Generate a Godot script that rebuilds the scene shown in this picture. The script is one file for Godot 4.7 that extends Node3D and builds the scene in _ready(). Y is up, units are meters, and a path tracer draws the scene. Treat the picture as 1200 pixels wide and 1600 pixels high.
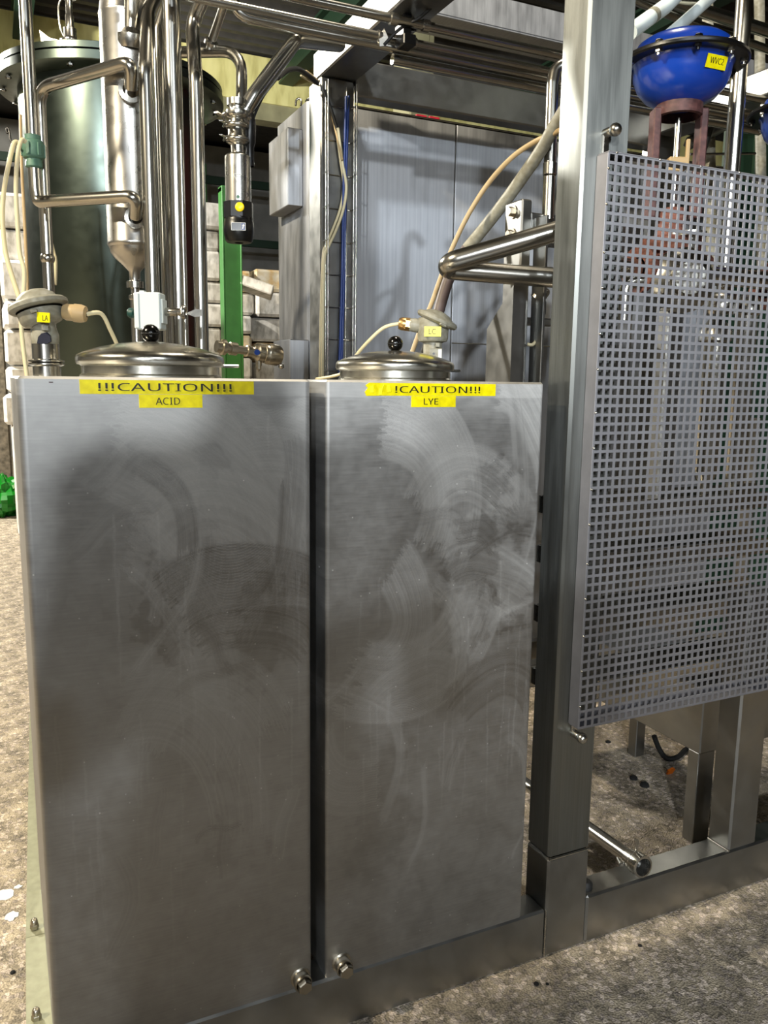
extends Node3D

var M := {}
var used := {}
var rng := RandomNumberGenerator.new()

# ---------------------------------------------------------------- mesh building
class Shape:
	var v := PackedVector3Array()
	var n := PackedVector3Array()
	var u := PackedVector2Array()

	func tri(a: Vector3, b: Vector3, c: Vector3, na: Vector3, nb: Vector3, nc: Vector3, ua := Vector2.ZERO, ub := Vector2.ZERO, uc := Vector2.ZERO) -> void:
		if (b - a).cross(c - a).dot(na + nb + nc) > 0.0:
			v.append_array([a, c, b]); n.append_array([na, nc, nb]); u.append_array([ua, uc, ub])
		else:
			v.append_array([a, b, c]); n.append_array([na, nb, nc]); u.append_array([ua, ub, uc])

	func flat(a: Vector3, b: Vector3, c: Vector3, d: Vector3, nn: Vector3, uvs := []) -> void:
		var w := uvs
		if w.is_empty():
			var t := nn.cross(Vector3.UP)
			if t.length() < 0.1:
				t = Vector3.RIGHT
			t = t.normalized()
			var s := nn.cross(t).normalized()
			w = [Vector2(a.dot(t), a.dot(s)), Vector2(b.dot(t), b.dot(s)), Vector2(c.dot(t), c.dot(s)), Vector2(d.dot(t), d.dot(s))]
		tri(a, b, c, nn, nn, nn, w[0], w[1], w[2])
		tri(a, c, d, nn, nn, nn, w[0], w[2], w[3])

	func soft(a: Vector3, b: Vector3, c: Vector3, d: Vector3, na: Vector3, nb: Vector3, nc: Vector3, nd: Vector3, uvs := []) -> void:
		var w := uvs if not uvs.is_empty() else [Vector2.ZERO, Vector2.ZERO, Vector2.ZERO, Vector2.ZERO]
		tri(a, b, c, na, nb, nc, w[0], w[1], w[2])
		tri(a, c, d, na, nc, nd, w[0], w[2], w[3])

	# chamfered box
	func box(centre: Vector3, size: Vector3, ch := 0.0, basis := Basis.IDENTITY) -> void:
		var h := size * 0.5
		var k := minf(ch, minf(h.x, minf(h.y, h.z)) * 0.9)
		var ax := [Vector3.RIGHT, Vector3.UP, Vector3.BACK]
		for i in 3:
			var j := (i + 1) % 3
			var l := (i + 2) % 3
			for s in [-1.0, 1.0]:
				var nn: Vector3 = ax[i] * s
				var o: Vector3 = nn * h[i]
				var p: Vector3 = ax[j] * (h[j] - k)
				var q: Vector3 = ax[l] * (h[l] - k)
				flat(centre + basis * (o - p - q), centre + basis * (o + p - q), centre + basis * (o + p + q), centre + basis * (o - p + q), basis * nn)
			if k > 0.0:
				for s in [-1.0, 1.0]:
					for t in [-1.0, 1.0]:
						var e: Vector3 = ax[l] * (h[l] - k)
						var a: Vector3 = ax[i] * s * h[i] + ax[j] * t * (h[j] - k)
						var b: Vector3 = ax[i] * s * (h[i] - k) + ax[j] * t * h[j]
						var nn: Vector3 = (ax[i] * s + ax[j] * t).normalized()
						flat(centre + basis * (a - e), centre + basis * (b - e), centre + basis * (b + e), centre + basis * (a + e), basis * nn)
		if k > 0.0:
			for sx in [-1.0, 1.0]:
				for sy in [-1.0, 1.0]:
					for sz in [-1.0, 1.0]:
						var g := Vector3(sx, sy, sz)
						var a := centre + basis * (Vector3(h.x, h.y - k, h.z - k) * g)
						var b := centre + basis * (Vector3(h.x - k, h.y, h.z - k) * g)
						var c := centre + basis * (Vector3(h.x - k, h.y - k, h.z) * g)
						var nn := basis * g.normalized()
						tri(a, b, c, nn, nn, nn)

	func span(lo: Vector3, hi: Vector3, ch := 0.0) -> void:
		box((lo + hi) * 0.5, (hi - lo).abs(), ch)

	# tube along points, each point with the radius r (or an array of radii)
	func tube(pts: Array, r, seg := 14, caps := true) -> void:
		var count := pts.size()
		var up := Vector3.UP
		var t0: Vector3 = (pts[1] - pts[0]).normalized()
		if absf(t0.dot(up)) > 0.9:
			up = Vector3.RIGHT
		var side := t0.cross(up).normalized()
		var rings := []
		var norms := []
		for i in count:
			var t: Vector3
			if i == 0:
				t = t0
			elif i == count - 1:
				t = (pts[i] - pts[i - 1]).normalized()
			else:
				t = ((pts[i] - pts[i - 1]).normalized() + (pts[i + 1] - pts[i]).normalized()).normalized()
			side = (side - t * side.dot(t)).normalized()
			var other := t.cross(side)
			var rr: float = r[i] if r is Array else r
			var ring := PackedVector3Array()
			var ns := PackedVector3Array()
			for k in seg:
				var a := TAU * k / seg
				var d := side * cos(a) + other * sin(a)
				ring.append(pts[i] + d * rr)
				ns.append(d)
			rings.append(ring)
			norms.append(ns)
		var run := 0.0
		for i in count - 1:
			var nxt: float = run + (pts[i + 1] - pts[i]).length()
			for k in seg:
				var k2 := (k + 1) % seg
				var u0 := float(k) / seg
				var u1 := float(k + 1) / seg
				soft(rings[i][k], rings[i][k2], rings[i + 1][k2], rings[i + 1][k], norms[i][k], norms[i][k2], norms[i + 1][k2], norms[i + 1][k], [Vector2(u0, run), Vector2(u1, run), Vector2(u1, nxt), Vector2(u0, nxt)])
			run = nxt
		if caps:
			for e in [0, count - 1]:
				var nn: Vector3 = (pts[0] - pts[1]).normalized() if e == 0 else (pts[e] - pts[e - 1]).normalized()
				for k in seg:
					tri(pts[e], rings[e][k], rings[e][(k + 1) % seg], nn, nn, nn)

	# profile [[radius, height], ...] turned round the y axis of x; sharp corners stay sharp
	func lathe(x: Transform3D, profile: Array, seg := 28) -> void:
		var count := profile.size()
		var sn := []
		for i in count - 1:
			var d := Vector2(profile[i + 1][0] - profile[i][0], profile[i + 1][1] - profile[i][1])
			sn.append(Vector2(d.y, -d.x).normalized())
		for i in count - 1:
			var n0: Vector2 = sn[i]
			var n1: Vector2 = sn[i]
			if i > 0 and sn[i - 1].dot(sn[i]) > 0.72:
				n0 = (sn[i - 1] + sn[i]).normalized()
			if i < count - 2 and sn[i + 1].dot(sn[i]) > 0.72:
				n1 = (sn[i + 1] + sn[i]).normalized()
			for k in seg:
				var a := TAU * k / seg
				var b := TAU * (k + 1) / seg
				var ca := Vector3(cos(a), 0, sin(a))
				var cb := Vector3(cos(b), 0, sin(b))
				if seg <= 8:
					var mid := (ca + cb).normalized()
					var nf: Vector3 = x.basis * (mid * sn[i].x + Vector3.UP * sn[i].y)
					flat(x * (ca * profile[i][0] + Vector3.UP * profile[i][1]), x * (cb * profile[i][0] + Vector3.UP * profile[i][1]), x * (cb * profile[i + 1][0] + Vector3.UP * profile[i + 1][1]), x * (ca * profile[i + 1][0] + Vector3.UP * profile[i + 1][1]), nf.normalized())
					continue
				soft(x * (ca * profile[i][0] + Vector3.UP * profile[i][1]), x * (cb * profile[i][0] + Vector3.UP * profile[i][1]), x * (cb * profile[i + 1][0] + Vector3.UP * profile[i + 1][1]), x * (ca * profile[i + 1][0] + Vector3.UP * profile[i + 1][1]),
					x.basis * (ca * n0.x + Vector3.UP * n0.y), x.basis * (cb * n0.x + Vector3.UP * n0.y), x.basis * (cb * n1.x + Vector3.UP * n1.y), x.basis * (ca * n1.x + Vector3.UP * n1.y),
					[Vector2(float(k) / seg, profile[i][1]), Vector2(float(k + 1) / seg, profile[i][1]), Vector2(float(k + 1) / seg, profile[i + 1][1]), Vector2(float(k) / seg, profile[i + 1][1])])

	# a polygon in the xy plane of x, pushed out along its z from -depth/2 to depth/2
	func prism(x: Transform3D, poly: PackedVector2Array, depth: float) -> void:
		var idx := Geometry2D.triangulate_polygon(poly)
		var h := depth * 0.5
		for s in [-1.0, 1.0]:
			var nn: Vector3 = x.basis.z.normalized() * s
			for i in range(0, idx.size(), 3):
				var a := poly[idx[i]]
				var b := poly[idx[i + 1]]
				var c := poly[idx[i + 2]]
				tri(x * Vector3(a.x, a.y, h * s), x * Vector3(b.x, b.y, h * s), x * Vector3(c.x, c.y, h * s), nn, nn, nn, a, b, c)
		var turn := -1.0 if Geometry2D.is_polygon_clockwise(poly) else 1.0
		for i in poly.size():
			var a := poly[i]
			var b := poly[(i + 1) % poly.size()]
			var e := (b - a).normalized()
			var nn := (x.basis * Vector3(e.y, -e.x, 0) * turn).normalized()
			flat(x * Vector3(a.x, a.y, -h), x * Vector3(b.x, b.y, -h), x * Vector3(b.x, b.y, h), x * Vector3(a.x, a.y, h), nn)

	func mesh() -> ArrayMesh:
		var arr := []
		arr.resize(Mesh.ARRAY_MAX)
		arr[Mesh.ARRAY_VERTEX] = v
		arr[Mesh.ARRAY_NORMAL] = n
		arr[Mesh.ARRAY_TEX_UV] = u
		var m := ArrayMesh.new()
		m.add_surface_from_arrays(Mesh.PRIMITIVE_TRIANGLES, arr)
		return m

func numbered(called: String) -> String:
	used[called] = used.get(called, 0) + 1
	return called if used[called] == 1 else "%s_%03d" % [called, used[called] - 1]

func part(called: String, s: Shape, m: Material, parent: Node3D) -> MeshInstance3D:
	var o := MeshInstance3D.new()
	o.name = called
	o.mesh = s.mesh()
	o.mesh.surface_set_material(0, m)
	# keep the mesh where it was drawn: parents stand at their own base
	parent.add_child(o, true)
	o.position = -parent.position if parent.get_parent() == self else Vector3.ZERO
	return o

func copy_part(called: String, mesh: Mesh, parent: Node3D, xf: Transform3D) -> MeshInstance3D:
	var o := MeshInstance3D.new()
	o.name = called
	o.mesh = mesh
	parent.add_child(o, true)
	o.transform = xf
	if parent.get_parent() == self:
		o.position -= parent.position
	return o

func thing(called: String, label: String, category: String, at := Vector3.ZERO, group := "") -> Node3D:
	var o := Node3D.new()
	o.name = numbered(called)
	add_child(o)
	o.position = at
	o.set_meta("label", label)
	o.set_meta("category", category)
	if group:
		o.set_meta("group", group)
	return o

func setting(called: String, at := Vector3.ZERO) -> Node3D:
	var o := Node3D.new()
	o.name = called
	add_child(o)
	o.position = at
	o.set_meta("kind", "structure")
	return o

# a polyline with its corners rounded
func bend(pts: Array, r: float, steps := 7) -> Array:
	var out := [pts[0]]
	for i in range(1, pts.size() - 1):
		var a: Vector3 = pts[i - 1]
		var b: Vector3 = pts[i]
		var c: Vector3 = pts[i + 1]
		var d1 := (a - b).normalized()
		var d2 := (c - b).normalized()
		var ang := d1.angle_to(d2)
		if ang > PI - 0.05:
			out.append(b)
			continue
		var t := minf(r / tan(ang * 0.5), minf((a - b).length(), (c - b).length()) * 0.48)
		var p := b + d1 * t
		var q := b + d2 * t
		for k in steps + 1:
			var f := float(k) / steps
			out.append(p.lerp(b, f).lerp(b.lerp(q, f), f))
	out.append(pts[-1])
	return out

func smooth(pts: Array, steps := 8) -> Array:
	var c := Curve3D.new()
	for i in pts.size():
		var a: Vector3 = pts[maxi(i - 1, 0)]
		var b: Vector3 = pts[mini(i + 1, pts.size() - 1)]
		var t := (b - a) / 6.0
		c.add_point(pts[i], -t, t)
	var out := []
	for i in pts.size() - 1:
		for k in steps:
			out.append(c.sample(i, float(k) / steps))
	out.append(pts[-1])
	return out

# frame whose y axis points along d
func along(at: Vector3, d: Vector3) -> Transform3D:
	var y := d.normalized()
	var x := y.cross(Vector3.BACK if absf(y.z) < 0.9 else Vector3.RIGHT).normalized()
	return Transform3D(Basis(x, y, x.cross(y)), at)

func tube_shape(pts: Array, r, seg := 14) -> Shape:
	var s := Shape.new()
	s.tube(pts, r, seg)
	return s

func lathe_shape(x: Transform3D, profile: Array, seg := 28) -> Shape:
	var s := Shape.new()
	s.lathe(x, profile, seg)
	return s

func box_shape(lo: Vector3, hi: Vector3, ch := 0.002) -> Shape:
	var s := Shape.new()
	s.span(lo, hi, ch)
	return s

func ball(s: Shape, c: Vector3, r: float, seg := 18) -> void:
	var p := []
	for i in 11:
		var a := -PI / 2 + PI * i / 10.0
		p.append([maxf(r * cos(a), 0.00001), r * sin(a)])
	s.lathe(Transform3D(Basis.IDENTITY, c), p, seg)

# hexagon bolt or nut standing on a face, d its outward direction
func hex(s: Shape, at: Vector3, d: Vector3, r: float, h: float) -> void:
	s.lathe(along(at, d), [[r, 0.0], [r, h * 0.85], [r * 0.86, h], [0.0001, h]], 6)

func acorn(s: Shape, at: Vector3, d: Vector3, r: float, h: float) -> void:
	s.lathe(along(at, d), [[r * 1.0, 0.0], [r, h * 0.35], [r * 0.86, h * 0.42]], 6)
	s.lathe(along(at, d), [[r * 0.86, h * 0.4], [r * 0.84, h * 0.6], [r * 0.7, h * 0.84], [r * 0.4, h * 0.97], [0.0001, h]], 14)

# sanitary pipe clamp: ring with a bolt lug and a wing nut
func pipe_clamp(parent: Node3D, at: Vector3, axis: Vector3, r: float, w: float, lug: Vector3) -> void:
	var ring := lathe_shape(along(at, axis), [[r, -w], [r * 1.3, -w * 0.8], [r * 1.42, -w * 0.3], [r * 1.42, w * 0.3], [r * 1.3, w * 0.8], [r, w]], 24)
	part("clamp_ring", ring, M.cast, parent)
	var l := lug.normalized()
	var c := axis.normalized().cross(l).normalized()
	var s := Shape.new()
	s.tube([at + l * r * 1.55 - c * r * 0.5, at + l * r * 1.55 + c * r * 0.9], r * 0.14, 8)
	var x := Transform3D(Basis(l, c, l.cross(c)), at + l * r * 1.55 + c * r * 0.9)
	s.prism(x, PackedVector2Array([Vector2(-0.12, 0) * r, Vector2(-0.75, 0.75) * r, Vector2(-0.35, 0.85) * r, Vector2(0, 0.35) * r, Vector2(0.35, 0.85) * r, Vector2(0.75, 0.75) * r, Vector2(0.12, 0) * r]), r * 0.12)
	part("wing_nut", s, M.cast, parent)

func lettering(called: String, text: String, at: Vector3, basis: Basis, height: float, width: float, m: Material, parent: Node3D) -> void:
	var t := TextMesh.new()
	var f := SystemFont.new()
	f.font_names = PackedStringArray(["Droid Sans"])
	t.font = f
	t.text = text
	t.font_size = 32
	t.pixel_size = 0.01
	t.depth = 0.02
	t.curve_step = 1.0
	var bb := t.get_aabb()
	var o := MeshInstance3D.new()
	o.name = called
	o.mesh = t
	t.material = m
	parent.add_child(o, true)
	var sx := width / bb.size.x
	var sy := height / bb.size.y
	var c := bb.get_center()
	o.transform = Transform3D(basis * Basis.from_scale(Vector3(sx, sy, 0.02)), at - basis * Vector3(c.x * sx, c.y * sy, 0.0))
	if parent.get_parent() == self:
		o.position -= parent.position

# ---------------------------------------------------------------- materials
func noise_image(w: int, h: int, freq: float, octaves: int, sd: int, kind := FastNoiseLite.TYPE_SIMPLEX_SMOOTH) -> Image:
	var n := FastNoiseLite.new()
	n.seed = sd
	n.noise_type = kind
	n.frequency = freq
	n.fractal_octaves = octaves
	var i := n.get_seamless_image(w, h)
	i.convert(Image.FORMAT_L8)
	return i

func noise_texture(w: int, h: int, freq: float, octaves: int, sd: int, dark: Color, light: Color, mid = null, kind := FastNoiseLite.TYPE_SIMPLEX_SMOOTH) -> ImageTexture:
	var src := noise_image(w, h, freq, octaves, sd, kind).get_data()
	var out := PackedByteArray()
	out.resize(w * h * 3)
	var lut := []
	for k in 256:
		var f := k / 255.0
		var c: Color
		if mid == null:
			c = dark.lerp(light, f)
		else:
			c = dark.lerp(mid, f * 2.0) if f < 0.5 else (mid as Color).lerp(light, f * 2.0 - 1.0)
		lut.append([int(c.r * 255), int(c.g * 255), int(c.b * 255)])
	for k in w * h:
		var l: Array = lut[src[k]]
		out[k * 3] = l[0]; out[k * 3 + 1] = l[1]; out[k * 3 + 2] = l[2]
	var img := Image.create_from_data(w, h, false, Image.FORMAT_RGB8, out)
	img.generate_mipmaps()
	return ImageTexture.create_from_image(img)

func plain(c: Color, rough: float, metal := 0.0) -> StandardMaterial3D:
	var m := StandardMaterial3D.new()
	m.albedo_color = c
	m.roughness = rough
	m.metallic = metal
	return m

func grained(m: StandardMaterial3D, albedo: Texture2D, rough: Texture2D, scale: Vector3) -> StandardMaterial3D:
	m.uv1_triplanar = true
	m.uv1_world_triplanar = true
	m.uv1_scale = scale
	if albedo:
		m.albedo_texture = albedo
	if rough:
		m.roughness_texture = rough
	return m

# wiped film, drips and specks on a steel sheet: [albedo, roughness]
func smeared_steel(w: int, h: int, sd: int, size: Vector2, seam: float, swirls: Array, drips: Array, stains: Array) -> Array:
	var r := RandomNumberGenerator.new()
	r.seed = sd
	var a := PackedFloat32Array()
	a.resize(w * h)
	var patch := noise_image(w, h, 0.006, 4, sd).get_data()
	var fine := noise_image(w, h, 0.03, 3, sd + 1).get_data()
	# brushing: long grain, made by stretching a narrow noise image
	var grain_img := noise_image(32, h, 0.22, 2, sd + 2)
	grain_img.resize(w, h, Image.INTERPOLATE_BILINEAR)
	var grain := grain_img.get_data()
	for k in w * h:
		a[k] = 0.5 + (patch[k] - 128) * 0.0006 + (fine[k] - 128) * 0.0004 + (grain[k] - 128) * 0.0004
	var mx := w / size.x
	var strokes := swirls.duplicate()
	for k in 30:
		var a0 := r.randf_range(-2.6, 0.4)
		strokes.append([r.randf_range(-0.1, 0.5), r.randf_range(0.15, 0.95), r.randf_range(0.08, 0.32), a0, a0 + r.randf_range(0.5, 1.3), r.randf_range(0.012, 0.05), r.randf_range(-0.07, 0.11)])
	# wiping strokes: [x, y, radius, from angle, to angle, width, film left behind] in metres from the top left corner
	for q in strokes:
		var wide := int(q[5] * mx)
		var strand := PackedFloat32Array()
		var alpha := PackedFloat32Array()
		var run := 0.0
		for t in wide:
			if t % 2 == 0 or r.randf() < 0.3:
				run = lerpf(run, r.randf_range(-1.0, 1.0), 0.65)
			strand.append(run)
			alpha.append(clampf(minf(t, wide - 1 - t) / 5.0, 0.0, 1.0) * r.randf_range(0.55, 1.0))
		var inner: float = q[2] - q[5] * 0.5
		var steps := int(absf(q[4] - q[3]) * (inner + q[5]) * 1.25 * mx * 1.1) + 2
		var seen := {}
		for i in steps:
			var f := float(i) / steps
			var ang := lerpf(q[3], q[4], f)
			var wob := 0.006 * sin(f * 7.0 + q[0] * 40.0)
			for t in wide:
				# ragged ends: each strand starts and stops where it likes
				var s0 := 0.10 * (strand[t] * 0.5 + 0.5)
				if f < s0 or f > 1.0 - s0 * 1.6:
					continue
				var rad: float = inner + t / mx + wob
				var px := int((q[0] + cos(ang) * rad) * mx)
				var py := int((q[1] + sin(ang) * rad * 1.25) * mx)
				if px < 0 or px >= w or py < 0 or py >= h:
					continue
				var k := py * w + px
				if seen.has(k):
					continue
				seen[k] = true
				a[k] = lerpf(a[k], 0.5 + q[6] * 2.4 + strand[t] * 0.13, alpha[t] * 0.6)
	# drips: [x, y, length, strength]
	var runs := drips.duplicate()
	for k in 26:
		runs.append([r.randf_range(0.02, 0.46), r.randf_range(0.3, 0.8), r.randf_range(0.04, 0.22), r.randf_range(0.04, 0.13)])
	for q in runs:
		var x: float = q[0] * mx
		var y0 := int(q[1] * mx)
		var ln := int(q[2] * mx)
		for s in ln:
			x += r.randf_range(-0.45, 0.45)
			var y := y0 + s
			var f: float = q[3] * (0.4 + 0.6 * r.randf()) * (1.0 - 0.5 * float(s) / ln)
			for dx in range(-2, 3):
				var xi := int(x) + dx
				if xi >= 0 and xi < w and y >= 0 and y < h:
					a[y * w + xi] += f * (1.0 if absi(dx) < 2 else 0.35)
	# stains: [x, y, half width, half height, strength] with ragged outlines
	for q in stains:
		for y in range(maxi(0, int((q[1] - q[3]) * mx)), mini(h, int((q[1] + q[3]) * mx))):
			for x in range(maxi(0, int((q[0] - q[2]) * mx)), mini(w, int((q[0] + q[2]) * mx))):
				var d := Vector2((x / mx - q[0]) / q[2], (y / mx - q[1]) / q[3]).length() + (patch[y * w + x] - 128) * 0.006 + (fine[y * w + x] - 128) * 0.004
				if d < 0.8:
					a[y * w + x] += q[4] * 0.6 * smoothstep(0.8, 0.5, d)
	for k in 70:
		var x := r.randi_range(2, w - 4)
		var y := r.randi_range(int(h * 0.1), h - 4)
		for dy in 2:
			for dx in 2:
				a[(y + dy) * w + x + dx] += 0.5
	var col := PackedByteArray()
	col.resize(w * h * 3)
	var rou := PackedByteArray()
	rou.resize(w * h)
	var edge := int(seam * mx)
	for y in h:
		for x in w:
			var k := y * w + x
			var f: float = clampf(a[k] + (0.1 if y < edge else 0.0), 0.0, 1.3)
			var g := 0.50 + f * 0.42
			col[k * 3] = int(clampf(g * 1.0, 0, 1) * 255)
			col[k * 3 + 1] = int(clampf(g * 1.0, 0, 1) * 255)
			col[k * 3 + 2] = int(clampf(g * 0.995, 0, 1) * 255)
			rou[k] = int(clampf(0.62 + (f - 0.5) * 0.7, 0.35, 1.0) * 255)
	var i1 := Image.create_from_data(w, h, false, Image.FORMAT_RGB8, col)
	var i2 := Image.create_from_data(w, h, false, Image.FORMAT_L8, rou)
	return [ImageTexture.create_from_image(i1), ImageTexture.create_from_image(i2)]

func make_materials() -> void:
	var soft_grey := noise_texture(512, 512, 0.012, 4, 3, Color(0.90, 0.90, 0.90), Color(1, 1, 1))
	var rough_tex := noise_texture(512, 512, 0.02, 4, 5, Color(0.7, 0.7, 0.7), Color(1, 1, 1))
	# stretched grain for rolled sheet
	var streak_img := noise_image(512, 24, 0.12, 3, 8)
	streak_img.resize(512, 512, Image.INTERPOLATE_BILINEAR)
	var sd := streak_img.get_data()
	for k in sd.size():
		sd[k] = clampi(242 + int((sd[k] - 128) * 0.10), 0, 255)
	var streak := ImageTexture.create_from_image(Image.create_from_data(512, 512, false, Image.FORMAT_L8, sd))
	M.frame = grained(plain(Color(0.60, 0.60, 0.59), 0.42, 1.0), soft_grey, rough_tex, Vector3(1.3, 1.3, 1.3))
	M.post = grained(plain(Color(0.55, 0.56, 0.55), 0.5, 1.0), streak, rough_tex, Vector3(3.0, 0.35, 3.0))
	M.sheet = grained(plain(Color(0.65, 0.66, 0.68), 0.62, 1.0), streak, rough_tex, Vector3(1.4, 0.4, 1.4))
	for m in [M.post, M.sheet]:
		m.anisotropy_enabled = true
		m.anisotropy = 0.75
	M.tube = grained(plain(Color(0.74, 0.73, 0.70), 0.22, 1.0), soft_grey, null, Vector3(2, 2, 2))
	M.tube_dull = M.tube
	M.cast = grained(plain(Color(0.78, 0.77, 0.74), 0.3, 1.0), soft_grey, rough_tex, Vector3(6, 6, 6))
	M.column = grained(plain(Color(0.78, 0.77, 0.75), 0.34, 1.0), soft_grey, rough_tex, Vector3(2, 2, 2))
	M.vessel = grained(plain(Color(0.34, 0.38, 0.36), 0.38, 1.0), soft_grey, rough_tex, Vector3(1.1, 1.1, 1.1))
	M.lid = grained(plain(Color(0.76, 0.75, 0.71), 0.28, 1.0), soft_grey, rough_tex, Vector3(5, 5, 5))
	M.perforated = grained(plain(Color(0.60, 0.60, 0.62), 0.62, 1.0), soft_grey, null, Vector3(2, 2, 2))
	M.perforated.anisotropy_enabled = true
	M.perforated.anisotropy = 0.6
	M.nickel = plain(Color(0.66, 0.63, 0.57), 0.3, 1.0)
	M.brass = plain(Color(0.72, 0.58, 0.38), 0.35, 1.0)
	M.black = plain(Color(0.03, 0.03, 0.033), 0.35)
	M.knob = plain(Color(0.025, 0.022, 0.02), 0.18)
	M.rubber = plain(Color(0.035, 0.035, 0.035), 0.7)
	M.yellow = grained(plain(Color(0.98, 0.93, 0.02), 0.35), noise_texture(256, 256, 0.02, 3, 9, Color(0.9, 0.88, 0.85), Color(1, 1, 1)), null, Vector3(9, 9, 9))
	M.ink = plain(Color(0.05, 0.045, 0.02), 0.5)
	M.grey_paint = grained(plain(Color(0.60, 0.60, 0.56), 0.5), noise_texture(256, 256, 0.03, 4, 11, Color(0.72, 0.69, 0.62), Color(1, 1, 1)), null, Vector3(7, 7, 7))
	M.cream = plain(Color(0.80, 0.76, 0.62), 0.5)
	M.cream_old = plain(Color(0.66, 0.57, 0.42), 0.5)
	M.white_plastic = plain(Color(0.80, 0.84, 0.84), 0.45)
	M.blue = plain(Color(0.04, 0.22, 0.60), 0.28)
	M.blue.clearcoat_enabled = true
	M.blue.clearcoat = 0.6
	M.blue.clearcoat_roughness = 0.12
	M.blue_cable = plain(Color(0.03, 0.18, 0.45), 0.4)
	M.green_plastic = grained(plain(Color(0.32, 0.47, 0.40), 0.55), soft_grey, null, Vector3(12, 12, 12))
	M.green_paint = grained(plain(Color(0.25, 0.50, 0.24), 0.45), soft_grey, null, Vector3(1.2, 1.2, 1.2))
	M.green_beam = plain(Color(0.05, 0.17, 0.10), 0.6)
	M.green_dot = plain(Color(0.02, 0.22, 0.20), 0.5)
	M.button = plain(Color(0.98, 0.85, 0.02), 0.35)
	M.rust = grained(plain(Color(1, 1, 1), 0.75), noise_texture(512, 512, 0.02, 5, 15, Color(0.27, 0.15, 0.12), Color(0.56, 0.40, 0.33), Color(0.42, 0.25, 0.21)), null, Vector3(6, 6, 6))
	M.oxide = grained(plain(Color(1, 1, 1), 0.6), noise_texture(256, 256, 0.03, 4, 16, Color(0.20, 0.10, 0.10), Color(0.40, 0.26, 0.25)), null, Vector3(6, 6, 6))
	M.beige = plain(Color(0.68, 0.58, 0.42), 0.6)
	M.orange = plain(Color(0.85, 0.42, 0.03), 0.5)
	M.screen = plain(Color(0.03, 0.05, 0.10), 0.2)
	M.screen_blue = plain(Color(0.06, 0.17, 0.42), 0.3)
	M.white_ink = plain(Color(0.85, 0.87, 0.88), 0.5)
	M.red = plain(Color(0.62, 0.05, 0.14), 0.5)
	M.bag = plain(Color(0.03, 0.42, 0.08), 0.3)
	# setting
	M.yellow_wall = grained(plain(Color(1, 1, 1), 0.8), noise_texture(512, 512, 0.012, 4, 21, Color(0.74, 0.71, 0.45), Color(0.93, 0.91, 0.66), Color(0.88, 0.86, 0.59)), null, Vector3(0.9, 0.25, 0.9))
	M.dark_wall = grained(plain(Color(1, 1, 1), 0.9), noise_texture(512, 512, 0.01, 4, 22, Color(0.30, 0.29, 0.25), Color(0.42, 0.40, 0.33)), null, Vector3(0.5, 0.5, 0.5))
	M.hall_wall = grained(plain(Color(1, 1, 1), 0.9), noise_texture(512, 512, 0.01, 4, 23, Color(0.46, 0.46, 0.45), Color(0.56, 0.56, 0.55)), null, Vector3(0.4, 0.4, 0.4))
	M.roof = grained(plain(Color(1, 1, 1), 0.7), noise_texture(256, 256, 0.02, 4, 24, Color(0.20, 0.20, 0.19), Color(0.28, 0.27, 0.26)), null, Vector3(1, 1, 1))
	M.concrete = grained(plain(Color(1, 1, 1), 0.85), noise_texture(512, 512, 0.02, 5, 25, Color(0.20, 0.18, 0.14), Color(0.47, 0.43, 0.37), Color(0.36, 0.33, 0.28)), null, Vector3(1.2, 1.2, 1.2))
	M.beige_wall = grained(plain(Color(1, 1, 1), 0.85), noise_texture(256, 256, 0.02, 4, 26, Color(0.50, 0.49, 0.38), Color(0.62, 0.61, 0.48)), null, Vector3(0.6, 0.6, 0.6))
	M.white_block = grained(plain(Color(1, 1, 1), 0.9), noise_texture(512, 128, 0.03, 5, 27, Color(0.62, 0.61, 0.58), Color(0.93, 0.92, 0.90), Color(0.85, 0.84, 0.82)), null, Vector3(0.8, 1.6, 0.8))
	M.stained_block = grained(plain(Color(1, 1, 1), 0.9), noise_texture(512, 256, 0.012, 4, 28, Color(0.80, 0.58, 0.28), Color(0.92, 0.90, 0.86), Color(0.86, 0.80, 0.68)), null, Vector3(0.9, 2.0, 0.9))
	M.plate = grained(plain(Color(0.60, 0.60, 0.50), 0.5, 0.4), soft_grey, rough_tex, Vector3(5, 5, 5))
	M.debris = plain(Color(0.55, 0.50, 0.40), 0.9)
	M.speck = plain(Color(0.03, 0.03, 0.03), 0.9)
	M.floor = floor_material()
	M.jacket = plain(Color(0.07, 0.09, 0.17), 0.85)
	M.grey_dark = plain(Color(0.22, 0.23, 0.24), 0.5)
	M.hose_brown = plain(Color(0.33, 0.28, 0.27), 0.5)
	M.skin = plain(Color(0.72, 0.52, 0.42), 0.55)
	M.hair = plain(Color(0.07, 0.05, 0.04), 0.6)
	M.acid_shell = StandardMaterial3D.new()
	M.lye_shell = StandardMaterial3D.new()
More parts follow.
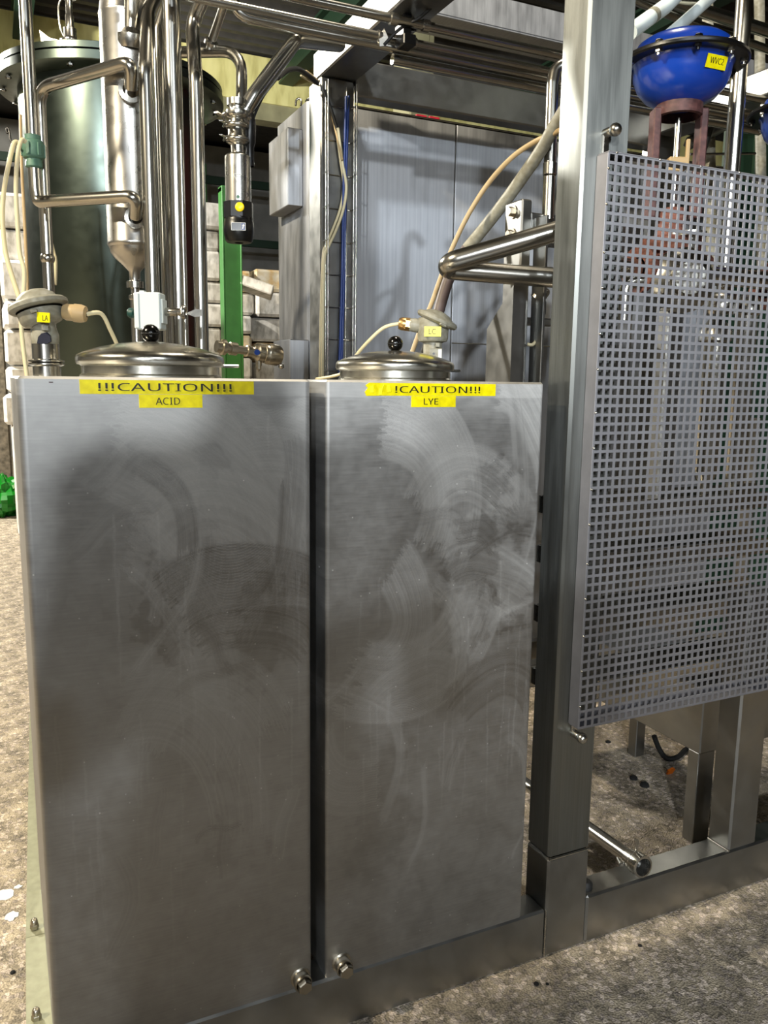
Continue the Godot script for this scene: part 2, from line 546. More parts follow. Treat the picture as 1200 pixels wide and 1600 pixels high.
	var t1 := smeared_steel(480, 1184, 101, Vector2(0.48, 1.184), 0.029,
		[[0.10, 0.30, 0.20, -1.4, 0.6, 0.22, 0.10], [0.20, 0.36, 0.22, -1.9, 0.2, 0.20, 0.09], [0.30, 0.42, 0.16, -2.4, -0.4, 0.14, 0.08], [0.05, 0.55, 0.25, -1.2, 0.5, 0.10, 0.10],
		[0.35, 0.62, 0.20, -2.2, -0.6, 0.16, -0.08], [0.28, 0.70, 0.14, -2.8, -0.2, 0.10, 0.07], [0.16, 0.78, 0.18, -1.8, 0.4, 0.12, 0.06], [0.40, 0.25, 0.12, -2.0, 0.6, 0.10, 0.08]],
		[[0.135, 0.22, 0.26, 0.10], [0.205, 0.22, 0.12, 0.10], [0.40, 0.06, 0.07, 0.16], [0.44, 0.16, 0.10, 0.12], [0.38, 0.55, 0.20, 0.10], [0.455, 0.35, 0.28, 0.12], [0.44, 0.58, 0.18, 0.13], [0.16, 0.62, 0.30, 0.07], [0.235, 0.62, 0.34, 0.08], [0.09, 0.7, 0.35, 0.06], [0.21, 0.85, 0.28, 0.06], [0.41, 0.28, 0.13, 0.1]],
		[[0.20, 0.36, 0.05, 0.13, -0.16], [0.29, 0.26, 0.03, 0.06, -0.12], [0.31, 0.14, 0.05, 0.05, -0.13], [0.36, 0.45, 0.07, 0.14, -0.11], [0.12, 0.30, 0.10, 0.12, 0.07], [0.24, 0.20, 0.10, 0.12, 0.08], [0.06, 0.55, 0.05, 0.25, 0.07], [0.43, 0.30, 0.03, 0.14, 0.07], [0.34, 0.8, 0.08, 0.12, -0.06], [0.25, 0.55, 0.08, 0.06, 0.06]])
	steel_shell(M.acid_shell, t1)
	var t2 := smeared_steel(468, 1184, 202, Vector2(0.468, 1.184), 0.031,
		[[0.10, 0.25, 0.16, -1.6, 0.6, 0.14, 0.11], [0.14, 0.34, 0.20, 0.2, 2.2, 0.14, 0.12], [0.34, 0.20, 0.18, -1.5, 0.2, 0.14, 0.12], [0.26, 0.12, 0.30, -0.4, 0.5, 0.08, 0.10], [0.30, 0.34, 0.13, -2.6, -0.4, 0.10, 0.10],
		[0.08, 0.44, 0.10, -1.0, 1.2, 0.10, 0.11], [0.10, 0.62, 0.14, 1.4, 3.0, 0.10, 0.09], [0.32, 0.58, 0.16, -2.0, -0.6, 0.12, 0.08], [0.20, 0.72, 0.12, -2.6, -0.9, 0.08, 0.06], [0.38, 0.75, 0.12, -2.6, -0.5, 0.09, -0.06]],
		[[0.09, 0.62, 0.14, 0.10], [0.105, 0.62, 0.2, 0.09], [0.16, 0.66, 0.12, 0.10], [0.20, 0.66, 0.08, 0.08], [0.40, 0.58, 0.24, 0.14], [0.425, 0.55, 0.28, 0.14], [0.435, 0.5, 0.33, 0.12], [0.36, 0.64, 0.16, 0.10], [0.45, 0.46, 0.3, 0.10], [0.415, 0.68, 0.2, 0.13], [0.30, 0.62, 0.1, 0.08]],
		[[0.33, 0.34, 0.12, 0.20, -0.12], [0.16, 0.12, 0.05, 0.10, 0.10], [0.07, 0.35, 0.05, 0.18, 0.10], [0.25, 0.48, 0.07, 0.09, 0.10], [0.40, 0.46, 0.06, 0.04, 0.14], [0.30, 0.82, 0.10, 0.04, 0.05], [0.30, 0.98, 0.05, 0.05, 0.08], [0.12, 0.85, 0.08, 0.14, -0.05]])
	steel_shell(M.lye_shell, t2)

func steel_shell(m: StandardMaterial3D, t: Array) -> void:
	m.albedo_texture = t[0]
	m.roughness_texture = t[1]
	m.albedo_color = Color(0.92, 0.92, 0.92)
	m.roughness = 0.82
	m.anisotropy_enabled = true
	m.anisotropy = 0.6
	m.metallic = 1.0

func floor_material() -> StandardMaterial3D:
	var w := 1024
	var cells := FastNoiseLite.new()
	cells.seed = 31
	cells.noise_type = FastNoiseLite.TYPE_CELLULAR
	cells.frequency = 0.055
	cells.fractal_type = FastNoiseLite.FRACTAL_NONE
	cells.cellular_return_type = FastNoiseLite.RETURN_CELL_VALUE
	var ci := cells.get_seamless_image(w, w)
	ci.convert(Image.FORMAT_L8)
	var cd := ci.get_data()
	cells.cellular_return_type = FastNoiseLite.RETURN_DISTANCE
	cells.frequency = 0.055
	var di := cells.get_seamless_image(w, w)
	di.convert(Image.FORMAT_L8)
	var dd := di.get_data()
	var big := noise_image(w, w, 0.006, 5, 33).get_data()
	var fine := noise_image(w, w, 0.09, 3, 34).get_data()
	var out := PackedByteArray()
	out.resize(w * w * 3)
	var hgt := PackedByteArray()
	hgt.resize(w * w)
	for k in w * w:
		var c := cd[k] / 255.0
		var stone := 1.0 if c > 0.62 and dd[k] < 150 else 0.0
		var b := 0.57 + (big[k] - 128) * 0.0011 + (fine[k] - 128) * 0.0012
		var f := b
		if stone > 0.0:
			f = b + (c - 0.78) * 0.75 + 0.03
		elif dd[k] > 205:
			f = b * 0.78
		elif c < 0.07:
			f = b * 0.8
		f = clampf(f, 0.06, 0.86)
		out[k * 3] = int(clampf(f * 1.06, 0, 1) * 255)
		out[k * 3 + 1] = int(f * 0.98 * 255)
		out[k * 3 + 2] = int(f * (0.85 + 0.05 * stone) * 255)
		hgt[k] = int(clampf(0.45 + stone * 0.2 + (fine[k] - 128) * 0.002 + (big[k] - 128) * 0.001, 0, 1) * 255)
	var img := Image.create_from_data(w, w, false, Image.FORMAT_RGB8, out)
	var him := Image.create_from_data(w, w, false, Image.FORMAT_L8, hgt)
	var m := plain(Color(1, 1, 1), 0.82)
	grained(m, ImageTexture.create_from_image(img), null, Vector3(1.7, 1.7, 1.7))
	m.heightmap_enabled = true
	m.heightmap_texture = ImageTexture.create_from_image(him)
	m.heightmap_scale = 0.4
	return m

const VIEW_RIGHT := Vector3(0.905, 0.0, 0.425)
const VIEW_BACK := Vector3(-0.425, 0.0, 0.905)

func lamp(at: Vector3, energy: float, colour: Color, label: String, size: float) -> void:
	var t := thing("high_bay_lamp", label, "lamp", at, "hall lamps")
	part("housing", lathe_shape(Transform3D(Basis.IDENTITY, at), [[0.05, 0.30], [0.09, 0.28], [0.10, 0.12], [size, 0.0], [size * 1.04, -0.005], [size, 0.005]], 24), M.cast, t)
	var g := Shape.new()
	g.lathe(Transform3D(Basis.IDENTITY, at), [[0.0001, -0.004], [size * 0.96, -0.004]], 24)
	var m := plain(Color(0.9, 0.9, 0.9), 0.5)
	m.emission_enabled = true
	m.emission = colour
	m.emission_energy_multiplier = 3.0
	part("diffuser", g, m, t)
	part("hanging_cable", tube_shape([at + Vector3(0, 0.3, 0), Vector3(at.x, 5.3, at.z)], 0.006, 6), M.rubber, t)
	var l := SpotLight3D.new()
	l.name = "lamp_glow"
	t.add_child(l)
	l.position = Vector3(0, -0.03, 0)
	l.rotation_degrees.x = -90
	l.spot_angle = 86
	l.spot_range = 40
	l.spot_attenuation = 2.0
	l.spot_angle_attenuation = 0.2
	l.light_energy = energy
	l.light_color = colour
	l.light_size = size * 0.55
	l.shadow_enabled = true

# floodlight: a tilted lamp head aimed at a spot
func flood(at: Vector3, aim: Vector3, energy: float, cone: float, colour: Color, label: String, size: float) -> void:
	var t := thing("flood_lamp", label, "lamp", at, "hall lamps")
	var d := (aim - at).normalized()
	part("housing", lathe_shape(along(at, -d), [[0.06, 0.30], [0.10, 0.28], [0.11, 0.12], [size, 0.0], [size * 1.04, -0.005], [size, 0.005]], 24), M.cast, t)
	var m := plain(Color(0.9, 0.9, 0.9), 0.5)
	m.emission_enabled = true
	m.emission = colour
	m.emission_energy_multiplier = 3.0
	part("diffuser", lathe_shape(along(at, d), [[0.0001, 0.004], [size * 0.96, 0.004]], 24), m, t)
	part("pole", tube_shape([at - d * 0.2, Vector3(at.x - d.x * 0.2, 5.3, at.z - d.z * 0.2)], 0.02, 8), M.rubber, t)
	var l := SpotLight3D.new()
	l.name = "lamp_glow"
	t.add_child(l)
	l.position = d * 0.03
	l.look_at_from_position(at + d * 0.03, aim)
	l.spot_angle = cone
	l.spot_range = 40
	l.spot_attenuation = 2.0
	l.spot_angle_attenuation = 0.3
	l.light_energy = energy
	l.light_color = colour
	l.light_size = size * 0.5
	l.shadow_enabled = true

func globe(at: Vector3, energy: float, colour: Color, label: String) -> void:
	var t := thing("globe_lamp", label, "lamp", at)
	var m := plain(Color(0.9, 0.9, 0.9), 0.5)
	m.emission_enabled = true
	m.emission = colour
	m.emission_energy_multiplier = 3.0
	var s := Shape.new()
	ball(s, at, 0.12, 20)
	part("glass_globe", s, m, t)
	part("hanging_cable", tube_shape([at + Vector3(0, 0.12, 0), Vector3(at.x, 5.2, at.z)], 0.006, 6), M.rubber, t)
	var l := OmniLight3D.new()
	l.name = "lamp_glow"
	t.add_child(l)
	l.omni_range = 40
	l.omni_attenuation = 2.0
	l.light_energy = energy
	l.light_color = colour
	l.light_size = 0.1
	l.shadow_enabled = true

func vert(p: Vector3, y0: float, y1: float) -> Array:
	return [Vector3(p.x, y0, p.z), Vector3(p.x, y1, p.z)]

func _ready() -> void:
	rng.seed = 7
	# ------------------------------------------------ camera, environment, lights
	var cam := Camera3D.new()
	cam.name = "camera"
	add_child(cam)
	cam.fov = 64.17
	cam.near = 0.05
	cam.far = 100.0
	cam.transform = Transform3D(Basis(Vector3(0.90529, 0.01228, 0.42462), Vector3(0.05658, 0.98719, -0.14918), Vector3(-0.42101, 0.15908, 0.89300)).orthonormalized(), Vector3(-1.0613, 1.3000, 1.3623))
	cam.current = true
	var env := Environment.new()
	env.background_mode = Environment.BG_COLOR
	env.background_color = Color(0.01, 0.01, 0.012)
	env.tonemap_mode = Environment.TONE_MAPPER_LINEAR
	env.tonemap_exposure = 1.0
	env.sdfgi_enabled = true
	env.ssao_enabled = true
	env.ssil_enabled = true
	var we := WorldEnvironment.new()
	we.name = "world_environment"
	we.environment = env
	add_child(we)
	make_materials()
	lamp(Vector3(0.30, 4.85, -0.55), 8.0, Color(1.0, 0.95, 0.86), "round high bay lamp hanging straight above the machine frame", 0.22)
	lamp(Vector3(-4.5, 4.4, 0.50), 62.0, Color(1.0, 0.94, 0.82), "round high bay lamp hanging over the open floor beside the acid tank", 0.22)
	flood(Vector3(-5.6, 3.7, 8.0), Vector3(0.0, 1.5, -0.6), 50.0, 20.0, Color(0.97, 0.99, 1.0), "tilted flood lamp far out in the hall, aimed at the frame", 0.24)
	flood(Vector3(-3.9, 2.5, 8.0), Vector3(-0.3, 1.5, -0.6), 34.0, 20.0, Color(0.97, 0.99, 1.0), "tilted flood lamp in the hall behind the viewer", 0.24)
	flood(Vector3(-0.9, 4.2, 9.0), Vector3(-0.5, 1.4, -0.4), 26.0, 18.0, Color(0.93, 0.97, 1.0), "tilted flood lamp at the far hall end facing the tanks", 0.24)
	globe(Vector3(-3.2, 4.0, -6.0), 46.0, Color(1.0, 0.98, 0.93), "round globe lamp hanging before the yellow lintel")
	build_setting()
	build_frame()
	build_tanks()
	build_guard()
	build_tank_fittings()
	build_back_vessels()
	build_left_pipes()
	build_top_pipes()
	build_cabinet()
	build_hoses()
	build_valves()
	build_low_items()
	build_background()
	build_viewer()

# ---------------------------------------------------------------- setting
func build_setting() -> void:
	var f := setting("floor")
	part("slab", box_shape(Vector3(-12, -0.2, -14), Vector3(12, 0.0, 11), 0.0), M.floor, f)
	var w := setting("wall_back")
	part("lintel_band", box_shape(Vector3(-12, 4.66, -9.3), Vector3(12, 5.18, -9.0), 0.0), M.yellow_wall, w)
	part("lintel_soffit", box_shape(Vector3(-12, 4.46, -9.25), Vector3(12, 4.66, -9.02), 0.0), M.beige_wall, w)
	part("recess_wall", box_shape(Vector3(-12, 0, -13.4), Vector3(12, 5.2, -13.2), 0.0), M.hall_wall, w)
	var wl := setting("wall_left")
	part("panel", box_shape(Vector3(-12.2, 0, -14), Vector3(-12, 5.4, 11), 0.0), M.hall_wall, wl)
	var wr := setting("wall_right")
	part("panel", box_shape(Vector3(12, 0, -14), Vector3(12.2, 5.4, 11), 0.0), M.hall_wall, wr)
	var wf := setting("wall_front")
	part("panel", box_shape(Vector3(-12, 0, 11), Vector3(12, 5.4, 11.2), 0.0), M.hall_wall, wf)
	var c := setting("ceiling")
	part("deck", box_shape(Vector3(-12, 5.3, -14), Vector3(12, 5.45, 11), 0.0), M.roof, c)
	# trapezoid roof sheets with their ribs hanging below the deck
	for k in 38:
		var s := Shape.new()
		var z := -9.0 + k * 0.24
		s.prism(Transform3D(Basis(Vector3.BACK, Vector3.UP, Vector3.LEFT), Vector3(1.0, 5.3, z)), PackedVector2Array([Vector2(-0.07, 0), Vector2(-0.04, -0.09), Vector2(0.04, -0.09), Vector2(0.07, 0)]), 14.0)
		part("roof_rib", s, M.roof, c)
	for x in [-0.6, 2.4, 5.4]:
		var t := thing("roof_beam", "dark green steel roof beam under the grey corrugated roof sheets", "beam", Vector3(x, 4.95, -5), "green roof beams")
		var s := Shape.new()
		s.span(Vector3(x - 0.09, 4.90, -9.0), Vector3(x + 0.09, 4.93, 1.0))
		part("lower_flange", s, M.green_beam, t)
		part("web", box_shape(Vector3(x - 0.015, 4.93, -9.0), Vector3(x + 0.015, 5.19, 1.0), 0.0), M.green_beam, t)
		part("upper_flange", box_shape(Vector3(x - 0.09, 5.18, -9.0), Vector3(x + 0.09, 5.21, 1.0), 0.0), M.green_beam, t)

# ---------------------------------------------------------------- frame
func build_frame() -> void:
	var t := thing("machine_skid", "welded stainless steel tube skid carrying the two tanks and the guard panel", "frame", Vector3(0, 0, 0))
	var s := Shape.new()
	s.span(Vector3(0, 0.243, -0.085), Vector3(0.115, 2.31, 0), 0.006)
	part("front_post", s, M.post, t)
	part("post_foot", box_shape(Vector3(0, 0, -0.085), Vector3(0.115, 0.2425, 0), 0.005), M.frame, t)
	part("front_sill", box_shape(Vector3(-1.03, 0, -0.07), Vector3(-0.001, 0.12, 0), 0.005), M.frame, t)
	part("front_sill", box_shape(Vector3(0.116, 0, -0.07), Vector3(1.75, 0.12, 0), 0.005), M.frame, t)
	part("upright", box_shape(Vector3(0.568, 0.12, -0.07), Vector3(0.665, 0.80, 0), 0.005), M.frame, t)
	part("back_post", box_shape(Vector3(-0.015, 0, -1.515), Vector3(0.108, 2.31, -1.4), 0.005), M.frame, t)
	part("back_post", box_shape(Vector3(1.45, 0, -1.47), Vector3(1.57, 2.31, -1.4), 0.005), M.frame, t)
	part("front_post", box_shape(Vector3(1.63, 0.12, -0.115), Vector3(1.745, 2.31, 0), 0.005), M.post, t)
	part("top_beam", box_shape(Vector3(-0.015, 2.31, -1.47), Vector3(0.115, 2.40, 0), 0.005), M.frame, t)
	part("top_beam", box_shape(Vector3(0.116, 2.265, -1.47), Vector3(1.57, 2.385, -1.4), 0.005), M.frame, t)
	part("top_beam", box_shape(Vector3(0.116, 2.31, -0.08), Vector3(1.75, 2.43, 0), 0.005), M.frame, t)
	part("top_beam", box_shape(Vector3(1.45, 2.31, -1.39), Vector3(1.57, 2.40, -0.09), 0.005), M.frame, t)
	part("back_sill", box_shape(Vector3(-1.03, 0, -1.47), Vector3(1.57, 0.10, -1.4), 0.005), M.frame, t)
	# weld bead across the post and along the joints
	var b := Shape.new()
	var b2 := Shape.new()
	var b3 := Shape.new()
	b.tube([Vector3(0.001, 0.2428, 0.0), Vector3(0.114, 0.2428, 0.0)], 0.003, 8)
	b2.tube([Vector3(-0.0005, 0.004, 0.0), Vector3(-0.0005, 0.119, 0.0)], 0.002, 6)
	b3.tube([Vector3(0.568, 0.121, 0.0), Vector3(0.568, 0.121, -0.068)], 0.003, 6)
	part("weld_bead", b, M.cast, t)
	part("weld_bead", b2, M.cast, t)
	part("weld_bead", b3, M.cast, t)
	# rubber bung in the sill beside the post
	part("rubber_bung", lathe_shape(Transform3D(Basis.IDENTITY, Vector3(0.135, 0.12, -0.03)), [[0.016, 0], [0.016, 0.012], [0.011, 0.018], [0.0001, 0.018]], 16), M.rubber, t)
	# side plate on the floor along the acid tank with its cap nuts
	var p := thing("base_plate", "narrow galvanised base strip with cap nuts beside the acid tank", "plate", Vector3(-1.05, 0.1, -0.5))
	var s1 := Shape.new()
	s1.prism(Transform3D(Basis(Vector3.RIGHT, Vector3.FORWARD, Vector3.UP), Vector3(0, 0.116, 0)), PackedVector2Array([Vector2(-1.083, -0.05), Vector2(-1.03, -0.05), Vector2(-1.00, 0.376), Vector2(-1.071, 0.376)]), 0.008)
	part("strip", s1, M.plate, p)
	var s2 := Shape.new()
	s2.prism(Transform3D(Basis(Vector3.RIGHT, Vector3.FORWARD, Vector3.UP), Vector3(0, 0.114, 0)), PackedVector2Array([Vector2(-1.071, 0.38), Vector2(-1.00, 0.38), Vector2(-0.98, 1.66), Vector2(-1.02, 1.66)]), 0.008)
	part("strip", s2, M.plate, p)
	part("support_bar", box_shape(Vector3(-1.02, 0, -1.4), Vector3(-0.995, 0.11, -0.07), 0.003), M.plate, p)
	for q in [Vector3(-1.0603, 0.1200, -0.1276), Vector3(-1.0528, 0.1200, -0.4040)]:
		var a := Shape.new()
		acorn(a, q, Vector3.UP, 0.009, 0.024)
		part("cap_nut", a, M.nickel, p)

# ---------------------------------------------------------------- tanks
func shell(x0: float, x1: float, y0: float, y1: float, z0: float, z1: float, r: float) -> Shape:
	var s := Shape.new()
	var out := []
	var nrm := []
	var cs := [[x1 - r, z1 - r, 0.0], [x0 + r, z1 - r, 0.5], [x0 + r, z0 + r, 1.0], [x1 - r, z0 + r, 1.5]]
	for c in cs:
		for k in 7:
			var a: float = PI * (c[2] + 0.5 * k / 6.0)
			out.append(Vector2(c[0] + cos(a) * r, c[1] + sin(a) * r))
			nrm.append(Vector3(cos(a), 0, sin(a)))
	var w := x1 - x0
	var h := y1 - y0
	var bevel := 0.004
	for i in out.size():
		var j := (i + 1) % out.size()
		var a: Vector2 = out[i]
		var b: Vector2 = out[j]
		var ua := (a.x - x0 + (z1 - a.y) * 0.37) / w
		var ub := (b.x - x0 + (z1 - b.y) * 0.37) / w
		s.soft(Vector3(a.x, y0, a.y), Vector3(b.x, y0, b.y), Vector3(b.x, y1 - bevel, b.y), Vector3(a.x, y1 - bevel, a.y), nrm[i], nrm[j], nrm[j], nrm[i], [Vector2(ua, 1), Vector2(ub, 1), Vector2(ub, bevel / h), Vector2(ua, bevel / h)])
		var ai: Vector3 = Vector3(a.x, y1, a.y) - nrm[i] * bevel
		var bi: Vector3 = Vector3(b.x, y1, b.y) - nrm[j] * bevel
		var na: Vector3 = (nrm[i] + Vector3.UP).normalized()
		var nb: Vector3 = (nrm[j] + Vector3.UP).normalized()
		s.soft(Vector3(a.x, y1 - bevel, a.y), Vector3(b.x, y1 - bevel, b.y), bi, ai, na, nb, nb, na, [Vector2(ua, 0), Vector2(ub, 0), Vector2(ub, 0), Vector2(ua, 0)])
		var mid := Vector3((x0 + x1) / 2, y1, (z0 + z1) / 2)
		s.tri(ai, bi, mid, Vector3.UP, Vector3.UP, Vector3.UP, Vector2(ua, 0.1), Vector2(ub, 0.1), Vector2(0.5, 0.4))
		s.tri(Vector3(a.x, y0, a.y), Vector3(b.x, y0, b.y), Vector3(mid.x, y0, mid.z), Vector3.DOWN, Vector3.DOWN, Vector3.DOWN)
	return s

func tape(parent: Node3D, lo: Vector3, hi: Vector3, text: String, tx0: float, tx1: float, th: float, dx := 0.0) -> void:
	var o := part("label_tape", box_shape(lo, hi, 0.0), M.yellow, parent)
	var c := Vector3((tx0 + tx1) / 2 + dx, (lo.y + hi.y) / 2, hi.z + 0.0004)
	lettering("lettering", text, c, Basis.IDENTITY, th, tx1 - tx0, M.ink, o)

func hinge_lid(t: Node3D, c: Vector3, r: float, knob_r: float) -> void:
	var x := Transform3D(Basis.IDENTITY, Vector3(c.x, 1.30, c.z))
	part("manhole_neck", lathe_shape(x, [[r * 0.955, 0.0], [r * 0.955, 0.003], [r * 0.93, 0.006], [r * 0.93, 0.020], [r * 0.97, 0.024]], 48), M.lid, t)
	var l := part("lid", lathe_shape(x, [[r * 0.93, 0.022], [r * 0.985, 0.023], [r, 0.027], [r, 0.034], [r * 0.985, 0.040], [r * 0.90, 0.046], [r * 0.70, 0.055], [r * 0.45, 0.062], [r * 0.2, 0.066], [0.0001, 0.067]], 48), M.lid, t)
	var k := Shape.new()
	ball(k, Vector3(c.x, 1.367 + knob_r * 0.85, c.z), knob_r)
	part("knob", k, M.knob, l)
	part("seam_ring", lathe_shape(Transform3D(Basis.IDENTITY, Vector3(c.x, 1.367 + knob_r * 0.85, c.z)), [[knob_r * 0.99, -0.001], [knob_r * 1.015, 0.0], [knob_r * 0.99, 0.001]], 20), M.rubber, l)
	part("hinge_tab", box_shape(Vector3(c.x + r * 0.98, 1.321, c.z - 0.012), Vector3(c.x + r + 0.032, 1.327, c.z + 0.012), 0.002), M.cast, l)

func drain_plug(t: Node3D, at: Vector3) -> void:
	var x := along(at, Vector3.BACK)
	var o := part("drain_plug", lathe_shape(x, [[0.020, -0.002], [0.020, 0.002], [0.0165, 0.004], [0.0165, 0.016], [0.018, 0.017], [0.018, 0.021], [0.0155, 0.024]], 26), M.nickel, t)
	var s := Shape.new()
	hex(s, at + Vector3(0, 0, 0.022), Vector3.BACK, 0.0145, 0.013)
	part("hexagon_head", s, M.nickel, o)

func build_tanks() -> void:
	var t := thing("dosing_tank", "tall brushed steel tank labelled acid with smeared front", "tank", Vector3(-0.79, 0.116, -0.28), "dosing tanks on the frame")
	part("shell", shell(-1.034, -0.561, 0.116, 1.30, -0.56, -0.004, 0.012), M.acid_shell, t)
	tape(t, Vector3(-0.944, 1.2735, -0.0045), Vector3(-0.665, 1.2955, -0.0034), "!!!CAUTION!!!", -0.917, -0.703, 0.0125)
	tape(t, Vector3(-0.855, 1.2515, -0.0045), Vector3(-0.753, 1.2730, -0.0034), "ACID", -0.829, -0.790, 0.0115)
	hinge_lid(t, Vector3(-0.7916, 1.3179, -0.2551), 0.136, 0.0175)
	drain_plug(t, Vector3(-0.587, 0.141, -0.004))
	var d := Shape.new()
	d.box(Vector3(-0.985, 1.291, -0.0036), Vector3(0.006, 0.0015, 0.0004))
	part("paint_fleck", d, M.oxide, t)
	var t2 := thing("dosing_tank", "tall brushed steel tank labelled lye between the acid tank and the post", "tank", Vector3(-0.3, 0.116, -0.28), "dosing tanks on the frame")
	part("shell", shell(-0.533, -0.065, 0.116, 1.30, -0.56, -0.004, 0.007), M.lye_shell, t2)
	tape(t2, Vector3(-0.448, 1.2725, -0.0045), Vector3(-0.180, 1.2955, -0.0034), "!CAUTION!!!", -0.398, -0.215, 0.0125)
	# the torn, crumpled end of the tape
	var c := Shape.new()
	c.prism(Transform3D(Basis.IDENTITY, Vector3(-0.448, 1.284, -0.003)), PackedVector2Array([Vector2(0.018, 0.0115), Vector2(-0.002, 0.0118), Vector2(-0.010, 0.007), Vector2(-0.005, 0.002), Vector2(-0.011, -0.005), Vector2(-0.008, -0.012), Vector2(0.018, -0.0115)]), 0.001)
	for k in 5:
		var p := Vector3(-0.446 + k * 0.0085, 1.284 + 0.004 * sin(k * 2.3), -0.003)
		c.box(p, Vector3(0.009, 0.013, 0.0018), 0.0006, Basis(Vector3.BACK, 0.5 * sin(k * 1.7)) * Basis(Vector3.UP, 0.16 * (1 if k % 2 else -1)))
	part("torn_tape_end", c, M.yellow, t2)
	tape(t2, Vector3(-0.364, 1.2515, -0.0045), Vector3(-0.269, 1.2722, -0.0034), "LYE", -0.338, -0.307, 0.0115)
	hinge_lid(t2, Vector3(-0.2423, 1.3166, -0.3263), 0.134, 0.0175)
	drain_plug(t2, Vector3(-0.500, 0.146, -0.004))
	# side bolts seen in the slit beside the post
	for y in [1.19, 0.92, 0.62, 0.38]:
		var s := Shape.new()
		hex(s, Vector3(-0.066, y, -0.03), Vector3.RIGHT, 0.006, 0.012)
		part("side_bolt", s, M.nickel, t2)

# ---------------------------------------------------------------- perforated guard
func build_guard() -> void:
	var x0 := 0.036
	var y0 := 0.562
	var z := 0.034
	var cols := 54
	var rows := 63
	var p := 0.01872
	var hole := 0.0126
	var thick := 0.0022
	var t := thing("guard_panel", "perforated steel guard panel with square holes bolted to the front post", "panel", Vector3(x0 + 0.5, y0, z))
	var s := Shape.new()
	var m := (p - hole) / 2
	for i in cols:
		for j in rows:
			var ax := x0 + i * p
			var ay := y0 + j * p
			var o := [Vector3(ax, ay, z), Vector3(ax + p, ay, z), Vector3(ax + p, ay + p, z), Vector3(ax, ay + p, z)]
			var h := [Vector3(ax + m, ay + m, z), Vector3(ax + p - m, ay + m, z), Vector3(ax + p - m, ay + p - m, z), Vector3(ax + m, ay + p - m, z)]
			var b := Vector3(0, 0, -thick)
			for k in 4:
				var l := (k + 1) % 4
				s.flat(o[k], o[l], h[l], h[k], Vector3.BACK)
				s.flat(o[k] + b, o[l] + b, h[l] + b, h[k] + b, Vector3.FORWARD)
				var nn: Vector3 = ((o[k] + o[l] + o[(k + 2) % 4] + o[(k + 3) % 4]) / 4 - (h[k] + h[l]) / 2)
				s.flat(h[k], h[l], h[l] + b, h[k] + b, nn.normalized())
	part("perforated_sheet", s, M.perforated, t)
	var w := cols * p
	var h2 := rows * p
	var e := Shape.new()
	# folded rim running round behind the sheet
	e.span(Vector3(x0 - 0.002, y0, 0.001), Vector3(x0 + 0.001, y0 + h2, z), 0.0008)
	part("rim_strip", e, M.perforated, t)
	part("rim_strip", box_shape(Vector3(x0 + 0.001, y0 + 0.0005, 0.001), Vector3(x0 + 0.020, y0 + h2 - 0.0005, 0.004), 0.0), M.perforated, t)
	part("rim_strip", box_shape(Vector3(x0, y0 + h2, 0.001), Vector3(x0 + w, y0 + h2 + 0.003, z), 0.0008), M.perforated, t)
	part("rim_strip", box_shape(Vector3(x0, y0 - 0.003, 0.001), Vector3(x0 + w, y0, z), 0.0008), M.perforated, t)
	part("rim_strip", box_shape(Vector3(x0 + 0.021, y0 + 0.001, 0.001), Vector3(x0 + w, y0 + 0.022, 0.004), 0.0), M.perforated, t)
	part("rim_strip", box_shape(Vector3(x0 + w, y0, 0.001), Vector3(x0 + w + 0.003, y0 + h2, z), 0.0008), M.perforated, t)
	var wd := Shape.new()
	for k in 15:
		ball(wd, Vector3(x0 + 0.001, y0 + 0.05 + k * 0.079 + 0.012 * sin(k * 3.1), z), 0.0028, 8)
	for k in 9:
		ball(wd, Vector3(x0 + 0.02 + k * 0.11, y0 + h2 + 0.001, z), 0.0024, 8)
	part("tack_weld", wd, M.cast, t)
	# the ball-headed bolts that carry the guard
	for q in [[0.052, 1.785, 1.0], [0.050, 0.536, -1.0]]:
		var b := Shape.new()
		var at := Vector3(q[0], q[1], 0.0)
		b.lathe(along(at, Vector3.BACK), [[0.009, 0.0], [0.009, 0.02], [0.0075, 0.022]], 14)
		ball(b, at + Vector3(0, 0, 0.030), 0.0125)
		part("ball_bolt", b, M.cast, t)
		part("lug", box_shape(Vector3(q[0] - 0.008, minf(q[1], q[1] - q[2] * 0.04), 0.0), Vector3(q[0] + 0.008, maxf(q[1], q[1] - q[2] * 0.04), 0.006), 0.002), M.cast, t)

